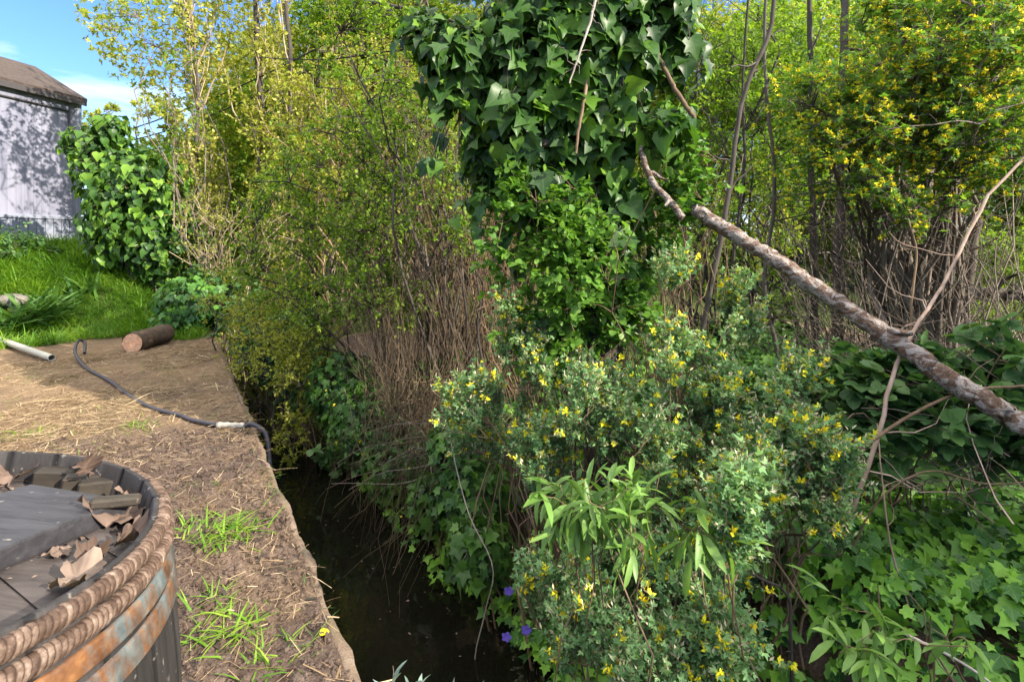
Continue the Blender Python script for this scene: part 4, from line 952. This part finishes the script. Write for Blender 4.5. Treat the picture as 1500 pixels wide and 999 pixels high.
reeds('reaching_stems', 'few long pale stems reaching left over the water', [W(700, 655, 3.2), W(690, 650, 3.2)], [W(500, 690, 3.5), W(560, 665, 3.6)], 10, 74, 'greystem', .0028, .05, .05, .08)
plant('creekside_bramble', 'dense dark bramble closing over the creek beyond the reeds', 'bramble', [gb(480, 560, 5.6), gb(430, 540, 6.4), gb(520, 560, 5.2)], [blob(470, 560, 5.2, 70, 60, .4), blob(420, 520, 5.9, 60, 60, .4), blob(380, 470, 6.8, 50, 60, .4), blob(520, 640, 4.6, 50, 60, .3), blob(330, 420, 7.6, 50, 60, .4)], T_ROUND, M['bramble'], M['darkbark'], 20, 170, 5, .18, 8, .06, 78, r0=.008, up=-.05)
plant('creek_glow_weeds', 'golden and rust coloured weeds added over the narrow creek in place of a golden glow', 'weeds', [gb(470, 560, 4.9), gb(450, 600, 5.2)], [blob(445, 585, 4.9, 36, 55, .25), blob(425, 640, 4.5, 22, 40, .2), blob(470, 560, 5.0, 30, 50, .25)], T_SMALL, M['gold'], M['twig'], 24, 60, 5, .12, 8, .035, 741, r0=.006, up=-.2)  # gold leaf colour stands in for backlit glow and reflection over the water
plant('creek_bank_shrub', 'dark shrub with tiny yellow blossoms hanging low over the creek', 'shrub', [gb(590, 640, 4.2), gb(560, 620, 4.6)], [blob(560, 640, 4.1, 70, 60, .35), blob(520, 600, 4.5, 50, 60, .35), blob(620, 690, 3.6, 60, 60, .3)], T_SMALL, M['bramble'], M['brownstem'], 16, 130, 5, .14, 8, .035, 75, r0=.007, up=-.1,
      flower=dict(n=2, twigs=70, size=.016, mat=M['yellow']))

# ivy trunk and its ivy
Y = 2.75
tb = gb(880, 620, Y); tr = empty('ivy_clad_tree', tb, 'tree trunk hidden under a heavy hanging mass of large ivy leaves', 'tree')
a = Acc(); hr = np.random.default_rng(80); P = smooth_line([tb, W(885, 450, Y), W(880, 250, Y + .05), W(860, 60, Y + .05), W(830, -150, Y + .1), W(800, -420, Y + .2)], 24); bm = 1 + .4 * (fbm(np.arange(24)[:, None] * .6 + np.zeros(12), np.arange(12)[None] * .9, 3) - .5)
tubes(a, P, np.linspace(.1, .07, 24)[None], 12, .3, bump=bm[None]); a.build('trunk', M['darkbark'], tr)
a = Acc(); LB = [[W(868, 120, Y), W(800, 90, Y - .1), W(700, 60, Y - .2), W(610, 40, Y - .15)], [W(870, 60, Y), W(940, 20, Y - .1), W(1000, -20, Y - .1)], [W(870, 200, Y), W(800, 210, Y - .2), W(740, 200, Y - .25)], [W(845, 20, Y), W(760, -60, Y - .2), W(640, -70, Y - .3)]]
for l in LB: tubes(a, smooth_line(l, 14), np.linspace(.035, .01, 14)[None], 7, .4)
bl = [blob(880, 60, Y - .05, 95, 90, .3, 3.2), blob(780, 70, Y - .12, 90, 75, .25, 2.6), blob(670, 75, Y - .18, 60, 50, .18, 1.2), blob(850, 180, Y, 95, 80, .28, 2.6), blob(750, 180, Y - .1, 75, 80, .22, 1.8), blob(780, 260, Y - .05, 50, 60, .2, .9), blob(890, 300, Y, 55, 70, .22, 1.1), blob(895, 400, Y, 45, 90, .22, 1.0), blob(965, 15, Y - .05, 45, 50, .2, .9), blob(820, -80, Y, 200, 90, .5, 3.2), blob(975, 190, Y - .2, 35, 40, .12, .25), blob(620, 45, Y - .15, 34, 34, .12, .45), blob(660, 130, Y - .15, 40, 40, .12, .4), blob(715, 235, Y - .05, 35, 50, .12, .4), blob(985, 70, Y - .05, 26, 60, .12, .35)]
b = np.array([x[:6] for x in bl]); w_ = np.array([x[6] for x in bl]); n = 6500; i = hr.choice(len(b), n, p=w_ / w_.sum()); dr = rdir(hr, n); r = hr.random(n) ** (1 / 2.6) * np.where(hr.random(n) < .12, 1.18, 1); P = b[i, :3] + dr * r[:, None] * b[i, 3:6]; ow = nrmz(dr / b[i, 3:6])
K = 70; si = hr.choice(n, K, replace=False); sp0 = P[si]; sL = hr.uniform(.15, .42, K)
S = wob(hr, bez(sp0, sp0 + ow[si] * .05 - np.array([0, 0, .5]) * sL[:, None], sp0 + ow[si] * .08 - np.array([0, 0, 1.0]) * sL[:, None], 8), .05); tubes(a, S, np.full((K, 8), .002), 4, hr.random(K))
ki = np.repeat(np.arange(K), 9); sq, _ = along(S, ki, hr.uniform(.1, 1, len(ki))); P = np.vstack([P, sq + rdir(hr, len(sq)) * .02]); ow = np.vstack([ow, ow[si][ki]]); n = len(P)
d = nrmz(np.array([0, 0, -.9]) + ow * .35 + hr.normal(size=(n, 3)) * .38); nn_ = nrmz(ow * .7 + np.array([0, -.35, .5]) + hr.normal(size=(n, 3)) * .45); cl = fbm(P[:, 0] * 4 + 20, P[:, 2] * 4 + 20, 2)
tv = np.clip(hr.random(n) * .4 + (cl - .3) * .6 + .5 * (hr.random(n) < .2) - .1, 0, 1)
Q = np.stack([P - ow * .15 + [0, 0, .05], P - ow * .05 + [0, 0, .04], P], 1)[::2]; tubes(a, Q, np.full((len(Q), 3), .0018), 3, hr.random(len(Q))); a.build('branches', M['darkbark'], tr)
lf = Acc(); mk_ = hr.random(n) < .6; sz_ = .086 * np.exp(np.clip(hr.normal(0, .33, n), -.7, .45)) * (1 - .3 * sstep(.15, -.4, P[:, 0])); place(lf, T_IVY_HEART, P[mk_], d[mk_], nn_[mk_], sz_[mk_], tv[mk_]); place(lf, T_IVY, P[~mk_], d[~mk_], nn_[~mk_], sz_[~mk_], tv[~mk_]); lf.build('ivy_foliage', M['ivy_dark'], tr)

plant('climbing_vine', 'light green round leaved climber covering the lower ivy trunk', 'climber', [gb(800, 600, 2.6), gb(850, 610, 2.5)],
      [blob(790, 360, 2.6, 75, 80, .25), blob(760, 300, 2.65, 55, 50, .2), blob(860, 330, 2.45, 60, 60, .2), blob(830, 440, 2.55, 75, 70, .25), blob(920, 450, 2.6, 55, 70, .2), blob(800, 500, 2.6, 70, 50, .25)], T_ROUND, M['honey'], M['brownstem'], 18, 190, 4, .12, 8, .036, 81, r0=.006, up=.1)
plant('vine_shoot', 'leafy climber shoot reaching up beside the broken trunk', 'climber', [gb(1000, 560, 2.6)], [blob(985, 210, 2.6, 45, 40, .15), blob(1000, 280, 2.6, 60, 45, .18), blob(985, 350, 2.65, 45, 50, .15)], T_ROUND, M['honey'], M['brownstem'], 8, 44, 4, .12, 7, .042, 82, r0=.006, up=.15)

stick('bare_twig', 'bare grey forked twig hanging in front of the ivy mass', [W(880, -40, 2.2), W(868, 20, 2.2), W(852, 70, 2.2), W(834, 122, 2.22)], .007, .003, 'greystem', 9, 1, sl=.1)
stick('dead_branch', 'short dark dead stick below the grey twig in the ivy', [W(862, 110, 2.45), W(855, 150, 2.42), W(847, 195, 2.42), W(844, 226, 2.42)], .009, .006, 'brownstem', 0, 2)
stick('broken_stick', 'short broken brown stick slanting right of the ivy mass', [W(963, 80, 2.5), W(980, 115, 2.5), W(1000, 148, 2.48), W(1017, 173, 2.48)], .012, .012, 'brownstem', 0, 3)
stick('scaly_branch', 'thin scaly dead branch curving down from the ivy to the fallen trunk', [W(922, 165, 2.6), W(938, 220, 2.55), W(955, 265, 2.5), W(985, 300, 2.48), W(1000, 320, 2.48)], .013, .02, 'fallen', 3, 4)
stick('fallen_trunk', 'long lichen-spotted dead trunk leaning diagonally across the right side', [W(1015, 305, 2.5), W(1090, 352, 2.4), W(1180, 410, 2.3), W(1290, 487, 2.15), W(1390, 555, 2.0), W(1500, 622, 1.85), W(1640, 705, 1.7), np.array([2.5, 1.3, .2]), np.array([2.85, 1.05, .02])], .032, .044, 'fallen', 9, 5, 'fallen trunk', m=20, n=110, sl=.12, bumpy=.22, jit=.12)
stick('arching_branch', 'long pinkish bare branch rising from the ivy past the fallen trunk to the upper right', [W(1226, 786, 2.0), W(1255, 730, 2.0), W(1290, 630, 2.05), W(1312, 540, 2.1), W(1350, 465, 2.25), W(1390, 400, 2.35), W(1440, 300, 2.45), W(1510, 220, 2.5)], .0095, .006, 'twig', 10, 6, sl=.3, jit=.45)
stick('tan_cane', 'straight tan cane crossing in front of the arching branch', [W(1196, 700, 1.95), W(1270, 650, 1.95), W(1340, 605, 1.98), W(1420, 572, 2.0), W(1510, 565, 2.0)], .007, .005, 'brownstem', 0, 7)
stick('thin_cane', 'thin upright brown cane behind the fallen trunk', [W(1325, 690, 2.4), W(1330, 560, 2.5), W(1335, 450, 2.55), W(1342, 370, 2.6), W(1330, 320, 2.6)], .008, .004, 'brownstem', 5, 8)
stick('dry_stalk', 'thin dry stem standing in the ivy carpet at lower right', [W(1332, 890, 1.8), W(1305, 800, 1.85), W(1292, 700, 1.9), W(1285, 620, 2.0)], .0035, .002, 'twig', 3, 9)
stick('curved_cane', 'thin pale cane arching low over the ivy carpet', [W(1250, 800, 1.9), W(1290, 730, 1.9), W(1360, 690, 1.9), W(1440, 708, 1.85), W(1520, 705, 1.8)], .004, .003, 'reed', 2, 10)
stick('long_stem', 'thin pale dry stem hanging down the bank to the water', [W(655, 620, 2.9), W(672, 700, 2.75), W(690, 760, 2.6), W(722, 830, 2.5), W(712, 890, 2.5), W(696, 960, 2.5), W(700, 1010, 2.5)], .003, .0025, 'greystem', 2, 11)
stick('dark_stem', 'upright dark stem rising through the ivy near the bottom', [W(1160, 1010, 1.75), W(1158, 930, 1.75), W(1152, 870, 1.75), W(1100, 840, 1.7)], .007, .004, 'darkbark', 3, 12)
stick('pale_cane', 'pale straight cane lying across the bottom right corner', [W(1320, 925, 1.45), W(1400, 965, 1.4), W(1460, 1005, 1.35)], .004, .003, 'greystem', 0, 13)
stick('overhead_branch', 'dark bare branch crossing the top above the plum leaves', [W(520, 0, 5.0), W(570, 8, 4.9), W(630, 22, 4.8), W(690, 40, 4.6)], .024, .012, 'darkbark', 4, 14, sl=.3)
stick('horizontal_twig', 'thin dark bare twig reaching left from the ivy', [W(600, 72, 4.0), W(540, 80, 4.1), W(470, 88, 4.2), W(380, 85, 4.3)], .008, .004, 'darkbark', 5, 15, sl=.25)
stick('slender_stem', 'slender dark stem forking off beside the grey sapling pole', [gb(1070, 600, 3.9), W(1072, 400, 3.9), W(1090, 250, 3.9), W(1088, 120, 3.9), W(1100, -60, 3.9)], .014, .008, 'darkbark', 5, 17, 'sapling', sl=.5)
stick('bent_stem', 'bent dark stem crossing low behind the fallen trunk top', [gb(1150, 560, 4.4), W(1120, 420, 4.4), W(1135, 280, 4.4), W(1120, 100, 4.4), W(1125, -60, 4.4)], .02, .012, 'darkbark', 6, 18, 'sapling', sl=.6)
stick('leaning_pole', 'grey sapling pole leaning right behind the broom flowers', [gb(1005, 600, 3.6), W(1030, 480, 3.6), W(1060, 330, 3.6), W(1078, 200, 3.6), W(1092, 130, 3.6), W(1128, 40, 3.6), W(1138, -80, 3.6)], .021, .014, 'darkbark', 6, 16, 'sapling', sl=.5)
reeds('dead_twigs', 'tangle of dead grey twigs at the right edge under the fallen trunk', [W(1480, 640, 2.2), W(1500, 600, 2.3), W(1420, 700, 2.1)], [W(1320, 620, 2.2), W(1340, 540, 2.4), W(1380, 660, 2.2), W(1300, 690, 2.0)], 130, 76, 'twig', .0026, .0, .16, .2)

# right: trunk cluster and twigs
for k, (px, Y, tx, r, lab) in enumerate([(1225, 5.0, 1232, .055, 'dark trunk at the left end of the shaded trunk cluster'), (1290, 4.8, 1300, .085, 'thickest dark trunk left of centre in the shaded cluster'), (1330, 5.0, 1322, .06, 'pale streaked trunk in the middle of the shaded cluster'),
                                       (1375, 4.7, 1392, .09, 'broad dark trunk at the right of the shaded cluster'), (1405, 4.5, 1440, .045, 'thin pale trunk leaning right at the edge of the cluster'), (1195, 5.4, 1190, .04, 'slim dark trunk standing left of the cluster in a sunlit gap'), (1345, 4.6, 1360, .04, 'slender grey trunk in front of the broad dark trunk')]):
    b0 = gb(px, 520, Y); hr = np.random.default_rng(200 + k)
    stick('shaded_trunk', lab, [b0, W(px + (tx - px) * .4, 400, Y), W(tx, 260, Y), W(tx + (tx - px) * .6, 80, Y), W(tx + (tx - px), -60, Y)], r, r * .55, 'bark' if k in (2, 4, 6) else 'darkbark', 7, 90 + k, 'tree trunk', 'trunks in the shaded cluster', 12, 30, .6, .25)
reeds('dead_stem_thicket', 'thick tangle of dead brown stems filling the shaded trunk cluster', [gb(1280, 560, 4.3), gb(1350, 560, 4.2), gb(1220, 560, 4.4), gb(1400, 540, 4.2)], [W(1240, 350, 4.5), W(1400, 380, 4.4), W(1180, 430, 4.6), W(1320, 300, 4.5), W(1430, 330, 4.2)], 200, 77, 'bark', .007, .1, .3, .6)
reeds('fine_twig_tangle', 'fine dead twigs crossing every way through the shaded trunks', [gb(1250, 540, 4.0), gb(1360, 540, 3.9), gb(1420, 500, 4.1), gb(1310, 520, 4.4), W(1280, 330, 4.2)], [W(1180, 420, 4.1), W(1440, 420, 3.9), W(1330, 430, 3.8), W(1240, 300, 4.2), W(1400, 300, 4.0)], 300, 79, 'bark', .0026, .12, .3, .55)
plant('flowering_broom_tree', 'tall broom tree covered in yellow flowers arching over the right side', 'tree', [gb(1340, 520, 4.2), gb(1380, 520, 4.0), gb(1300, 520, 4.3)],
      [blob(1230, 150, 4.0, 110, 70, .5), blob(1340, 130, 3.8, 110, 110, .5), blob(1430, 120, 3.6, 100, 130, .5), blob(1300, 200, 3.7, 130, 40, .45), blob(1440, 230, 3.5, 80, 60, .4), blob(1210, 230, 4.0, 50, 40, .4, 900), blob(1310, 275, 3.5, 60, 26, .3, 1400), blob(1370, 310, 3.4, 60, 16, .2, 900), blob(1180, 290, 4.0, 40, 30, .3, 600), blob(1400, 10, 4.0, 140, 70, .5), blob(1330, 30, 4.2, 90, 60, .5)],
      T_TRIF, M['broomtree'], M['bark'], 34, 360, 6, .22, 7, .05, 91, r0=.02, up=.2, flower=dict(n=5, twigs=1600, size=.025, mat=M['yellow']))
plant('leafy_thicket', 'bright yellow-green leafy thicket behind the leaning pole', 'thicket', [gb(1060, 500, 5.8), gb(1130, 500, 5.8), gb(1180, 500, 6.0), gb(1010, 500, 5.8)],
      [blob(1040, 130, 5.8, 80, 140, .6), blob(1130, 170, 5.8, 80, 130, .6), blob(1080, 40, 6.0, 90, 90, .6), blob(1030, 300, 5.6, 80, 80, .5), blob(1150, 320, 5.8, 90, 70, .5), blob(1100, 420, 5.6, 110, 60, .5), blob(960, 300, 5.8, 70, 130, .5), blob(830, 330, 6.0, 130, 130, .5)],
      T_SMALL, M['plum'], M['darkbark'], 40, 330, 5, .26, 9, .055, 92, r0=.02, up=.3)
plant('side_bush', 'sunlit pale green bush at the right edge behind the trunks', 'bush', [gb(1470, 470, 5.2), gb(1500, 470, 5.0)], [blob(1470, 370, 5.2, 70, 45, .5), blob(1500, 440, 4.9, 70, 45, .4), blob(1440, 480, 4.8, 60, 40, .4)], T_SMALL, M['plum'], M['brownstem'], 16, 110, 5, .2, 8, .05, 93, r0=.01)

# foreground broom
FLW = dict(n=3, twigs=120, size=.022, mat=M['yellow'], mat2=M['pod'])
def broom(label, bases, blobs, ns_, nb, seed, tw=120, up=.6, ls=.021, name='broom_shrub'):
    hr = np.random.default_rng(seed + 5); spires = []
    for b in blobs:
        k = max(1, int(b[6] / 620))
        for q in range(k):
            o_ = rdir(hr, 1)[0] * hr.random() ** .5 * np.array(b[3:6]) if k > 1 else np.zeros(3)
            f = hr.uniform(.25, .5) if k > 1 else 1
            spires.append((b[0] + o_[0], b[1] + o_[1], b[2] + o_[2], max(.045, b[3] * f * .75), max(.045, b[4] * f * .75), max(.07, b[5] * f * 1.25), 1.0 + hr.random()))
    blobs = spires
    return plant(name, label, 'shrub', bases, blobs, T_TRIF, M['broom'], M['brownstem'], ns_, int(nb * 1.25), 7, .13, 14, ls, seed, r0=.006, up=up + .3, ljit=.8, flower=dict(FLW, twigs=int(tw * 2.2)), group='flowering broom shrubs on the bank', spread=.6, lsv=.4, bow=.15, tint=(.1, 1.0))
broom('grey-green flowering broom above the willow leaves, left of the broom spires', [gb(800, 760, 2.5), gb(740, 720, 2.8)], [blob(760, 520, 2.5, 85, 60, .25), blob(720, 600, 2.6, 70, 60, .25), blob(700, 640, 2.7, 50, 40, .2), blob(760, 690, 2.5, 60, 50, .2), blob(830, 560, 2.4, 80, 60, .25), blob(810, 660, 2.35, 90, 60, .25)], 22, 130, 101, 110)
broom('broom shrub with tall upright flowering spires in front of the trunk gap', [gb(960, 760, 2.3), gb(1020, 720, 2.4)], [blob(985, 400, 2.35, 22, 60, .12), blob(970, 510, 2.3, 60, 60, .22), blob(1085, 470, 2.5, 32, 60, .15), blob(930, 600, 2.2, 90, 60, .25), blob(1050, 600, 2.3, 80, 70, .25), blob(960, 680, 2.15, 90, 50, .22)], 26, 170, 102, 130)
broom('broom shrub dotted with flowers beside the arching branch', [gb(1150, 780, 2.0), gb(1120, 760, 2.1)], [blob(1190, 570, 2.15, 32, 50, .15), blob(1160, 640, 2.05, 70, 60, .22), blob(1090, 690, 2.0, 90, 55, .22), blob(1200, 680, 2.0, 50, 60, .2), blob(1110, 760, 1.9, 90, 45, .2), blob(1240, 810, 1.8, 60, 25, .12)], 22, 150, 103, 120)
broom('lowest broom shrub, at the bottom edge below the willow leaves', [gb(950, 960, 1.9), gb(880, 960, 2.0)], [blob(950, 880, 1.75, 80, 45, .2), blob(1060, 860, 1.85, 90, 60, .2), blob(820, 860, 2.1, 80, 60, .2), blob(930, 790, 2.1, 120, 50, .2), blob(880, 940, 1.75, 80, 50, .2), blob(1040, 930, 1.65, 70, 50, .18), blob(970, 985, 1.6, 90, 35, .15)], 20, 190, 104, 120)
broom('small pale broom tip standing closest to the middle of the bank', [gb(1085, 880, 1.7)], [blob(1085, 780, 1.45, 34, 36, .06)], 5, 22, 105, 8, ls=.024)

# willow saplings with long leaves
plant('willow_sapling', 'willow sapling with long drooping green leaves over the water edge', 'sapling', [gb(960, 960, 1.8), gb(900, 930, 1.9)], [blob(755, 735, 1.6, 30, 14, .1), blob(840, 735, 1.55, 60, 22, .12), blob(920, 745, 1.5, 70, 25, .12), blob(1000, 775, 1.45, 50, 25, .1)], T_LANCE, M['willow'], M['brownstem'], 9, 27, 2, .1, 5, .085, 111, r0=.005, up=.1, droop=.5, ljit=.5, spread=.9)
plant('willow_shoot', 'smaller willow shoot with long leaves low among the ivy at right', 'sapling', [gb(1320, 985, 1.5), gb(1400, 985, 1.5)], [blob(1290, 900, 1.45, 60, 25, .1), blob(1380, 920, 1.4, 70, 30, .1), blob(1260, 950, 1.4, 50, 25, .1)], T_LANCE, M['willow'], M['brownstem'], 7, 9, 2, .09, 4, .075, 112, r0=.005, up=.15, droop=.35, ljit=.4)
plant('grey_leaf_shoot', 'pale grey-green narrow leaves poking in at the bottom edge', 'shoot', [W(560, 1090, 1.15), W(650, 1090, 1.2)], [blob(552, 1026, 1.2, 25, 12, .05), blob(600, 1044, 1.2, 20, 12, .05), blob(675, 1030, 1.2, 30, 12, .05)], T_LANCE, M['grey'], M['greystem'], 5, 6, 2, .04, 3, .045, 113, r0=.004, up=.8, droop=-.5)
# bramble
plant('bramble_bush', 'bramble with large dark rounded leaves under the fallen trunk', 'bramble', [gb(1330, 680, 2.4), gb(1420, 660, 2.4), gb(1280, 660, 2.5)], [blob(1290, 560, 2.4, 55, 40, .2), blob(1370, 580, 2.3, 80, 50, .22), blob(1450, 540, 2.3, 60, 60, .22), blob(1430, 620, 2.15, 80, 40, .2), blob(1300, 630, 2.2, 70, 40, .2)], T_BRAMBLE, M['bramble'], M['brownstem'], 16, 90, 3, .12, 4, .085, 121, r0=.006, up=.1, ljit=.5)
plant('bramble_undergrowth', 'dark leafy undergrowth in the shade behind the broom spires', 'undergrowth', [gb(1130, 560, 3.4), gb(1060, 570, 3.3), gb(1200, 560, 3.4)], [blob(1100, 560, 3.3, 110, 45, .35), blob(1200, 590, 3.0, 80, 40, .3), blob(1010, 600, 3.1, 80, 50, .3)], T_ROUND, M['bramble'], M['darkbark'], 16, 110, 4, .14, 6, .05, 122, r0=.006)

# ivy carpet
hr = np.random.default_rng(131); N = 60000
n_ = hr.uniform(.8, 5.2, N); s_ = hr.uniform(-2.6, 3.6, N); x, y = xy(n_, s_)
k = (y > .75) & (hr.random(N) < np.where(y < 2.6, 1, .45)) & ~((n_ < .93) & ((s_ < 1.1) | (hr.random(N) < .6)))
x, y, n_ = x[k], y[k], n_[k]; N = len(x)
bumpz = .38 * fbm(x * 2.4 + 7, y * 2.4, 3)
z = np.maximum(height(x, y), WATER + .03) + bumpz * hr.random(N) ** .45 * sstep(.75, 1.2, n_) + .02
e = .08; gx = (height(x + e, y) - height(x - e, y)) / (2 * e); gy = (height(x, y + e) - height(x, y - e)) / (2 * e)
tn = nrmz(np.stack([-gx, -gy, np.ones(N)], -1)); tn = nrmz(tn + np.array([-.1, -.45, .1]))
th = hr.uniform(0, 2 * np.pi, N); d = np.stack([np.cos(th), np.sin(th) - .7, np.full(N, -.4)], -1)
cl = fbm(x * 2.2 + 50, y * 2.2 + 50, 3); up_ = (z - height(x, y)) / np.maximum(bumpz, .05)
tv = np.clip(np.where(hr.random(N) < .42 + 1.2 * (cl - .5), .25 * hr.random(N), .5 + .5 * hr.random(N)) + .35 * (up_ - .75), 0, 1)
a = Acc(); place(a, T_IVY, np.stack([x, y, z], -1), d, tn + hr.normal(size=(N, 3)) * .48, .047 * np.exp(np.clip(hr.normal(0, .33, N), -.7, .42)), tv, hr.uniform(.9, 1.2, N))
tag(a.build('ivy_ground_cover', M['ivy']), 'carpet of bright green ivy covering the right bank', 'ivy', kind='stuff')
# periwinkle
for px, py, Y_, lab in [(745, 865, 2.2, 'upper violet periwinkle flower on the ivy bank'), (742, 932, 2.05, 'lower violet periwinkle flower on the ivy bank above the water'), (771, 922, 2.0, 'violet periwinkle flower right of the lower one')]:
    c = W(px, py, Y_); a = Acc(); place(a, T_STAR, c[None], np.array([[.3, 0, 1.]]), np.array([[0, -1., .3]]), .04, .5); tubes(a, np.stack([c + [0, .14, -.14], c + [0, .05, -.04], c + [0, .004, 0]])[None], np.full((1, 3), .0015), 4)
    tag(a.build('periwinkle_flower', M['violet'], loc=c), lab, 'flower', 'periwinkle flowers on the bank')
# debris on the water and a yellow leaf on the dirt
a = Acc(); N = 110; n_ = hr.uniform(.1, 1.0, N); s_ = hr.uniform(-.5, 3.2, N); x, y = xy(n_, s_); place(a, T_SMALL, np.stack([x, y, np.full(N, WATER + .003)], -1), rdir(hr, N) * [1, 1, .05], np.tile([0, 0, 1.], (N, 1)), hr.uniform(.006, .022, N), hr.random(N))
tag(a.build('floating_debris', M['deadleaf']), 'tiny leaf specks floating on the dark water', 'debris', kind='stuff')
c = knot(468, 933); a = Acc(); place(a, T_ROUND, c[None] + [0, 0, .012], np.array([[1, .3, .1]]), np.array([[0, -.2, 1]]), .03, .6); tag(a.build('yellow_leaf', M['yellow'], loc=c), 'single small yellow leaf on the dirt near the wall', 'leaf')

# far background
def bg_tree(seed):
    hr = np.random.default_rng(seed); a = Acc(); n = 26000; bl = [(hr.normal(0, 1.1), hr.normal(0, .8), hr.uniform(1.2, 5.2), hr.uniform(.9, 1.6), hr.uniform(.8, 1.2), hr.uniform(.8, 1.4)) for _ in range(11)]
    P = in_blobs(hr, bl, n, 4); place(a, T_CLUMP, P, rdir(hr, n) + [0, 0, -.2], rdir(hr, n) + [0, 0, .6], hr.uniform(.045, .095, n), np.clip(hr.random(n) * .8 + .2 * fbm(P[:, 0] * 2 + 9, P[:, 2] * 2 + 9, 2), 0, 1))
    t = Acc(); S = bez(np.zeros((9, 3)) + hr.normal(0, .15, (9, 3)) * [1, 1, 0], np.array([[0, 0, 1.5]]) + hr.normal(0, .5, (9, 3)), in_blobs(hr, bl, 9, 1.2), 9); tubes(t, S, hr.uniform(.04, .1, 9)[:, None] * np.linspace(1, .3, 9), 6, hr.random(9)); return a, t
pa, pt = bg_tree(301); pb, pt2 = bg_tree(302)
BG = 'sunlit trees beyond the thicket'; protos = []
for ac, tt_ in ((pa, pt), (pb, pt2)):
    o = empty('background_tree', (0, 0, 0), 'sunlit yellow-green tree far behind the thicket', 'tree', BG); tt_.build('trunk', M['bark'], o); ac.build('crown', M['gold'] if len(protos) else M['plum'], o); protos.append(o)
spots = [(-3.2, 14), (-.8, 13.5), (1.6, 12.5), (4.0, 12), (6.5, 12.5), (9, 12), (11.5, 11.5), (0, 17), (5, 17), (10, 16.5), (14, 14.5), (-5.6, 17), (-10.4, 15.5), (-8.4, 14.6), (-6.6, 13.2), (-12, 18), (-4.2, 12.5), (-5.1, 12.8), (-2.6, 12.2), (13.5, 8.5), (17, 11), (12.5, 5.5)]
for k, (x, y) in enumerate(spots):
    src = protos[k % 2]
    if k < 2: o = src
    else:
        o = src.copy(); COL.objects.link(o)
        for ch in list(src.children):
            c = ch.copy(); COL.objects.link(c); c.parent = o
    o.location = (x, y, float(height(x, y)) - .05); o.rotation_euler = (0, 0, k * 1.9); s = [1.1, 1.2, 1.0, 1.15, 1.05, 1.2][k % 6] if k < 12 else [.55, .62, .75, .6, 1.3, 1.15, 1.3, .9, 1.1, .8][k - 12]; o.scale = (s, s, s)
plant('distant_bush', 'hazy distant bush low on the skyline right of the house', 'bush', [gb(150, 350, 16)], [blob(150, 185, 16, 22, 50, .6), blob(150, 230, 16, 50, 50, .8), blob(250, 230, 15, 60, 70, .8), blob(235, 170, 15, 40, 22, .5)], T_CLUMP, M['gold'], M['bark'], 14, 90, 4, .5, 7, .14, 303, r0=.04)
# unseen tree off to the right, added to block sun from the bank
plant('shade_tree', 'broad leafy tree out of view at the right, added to shade the bank', 'tree', [np.array([5.2, .6, 0])], [(4.8, .2, 1.8, .9, 1.2, .9, 3), (4.4, -1.1, 1.6, .9, 1.1, .9, 2), (5.2, 1.3, 1.8, .8, .9, .9, 2), (4.2, -2.4, 1.8, .9, 1.1, 1.0, 2)], T_CLUMP, M['plum'], M['bark'], 14, 160, 5, .4, 8, .13, 401, r0=.05)
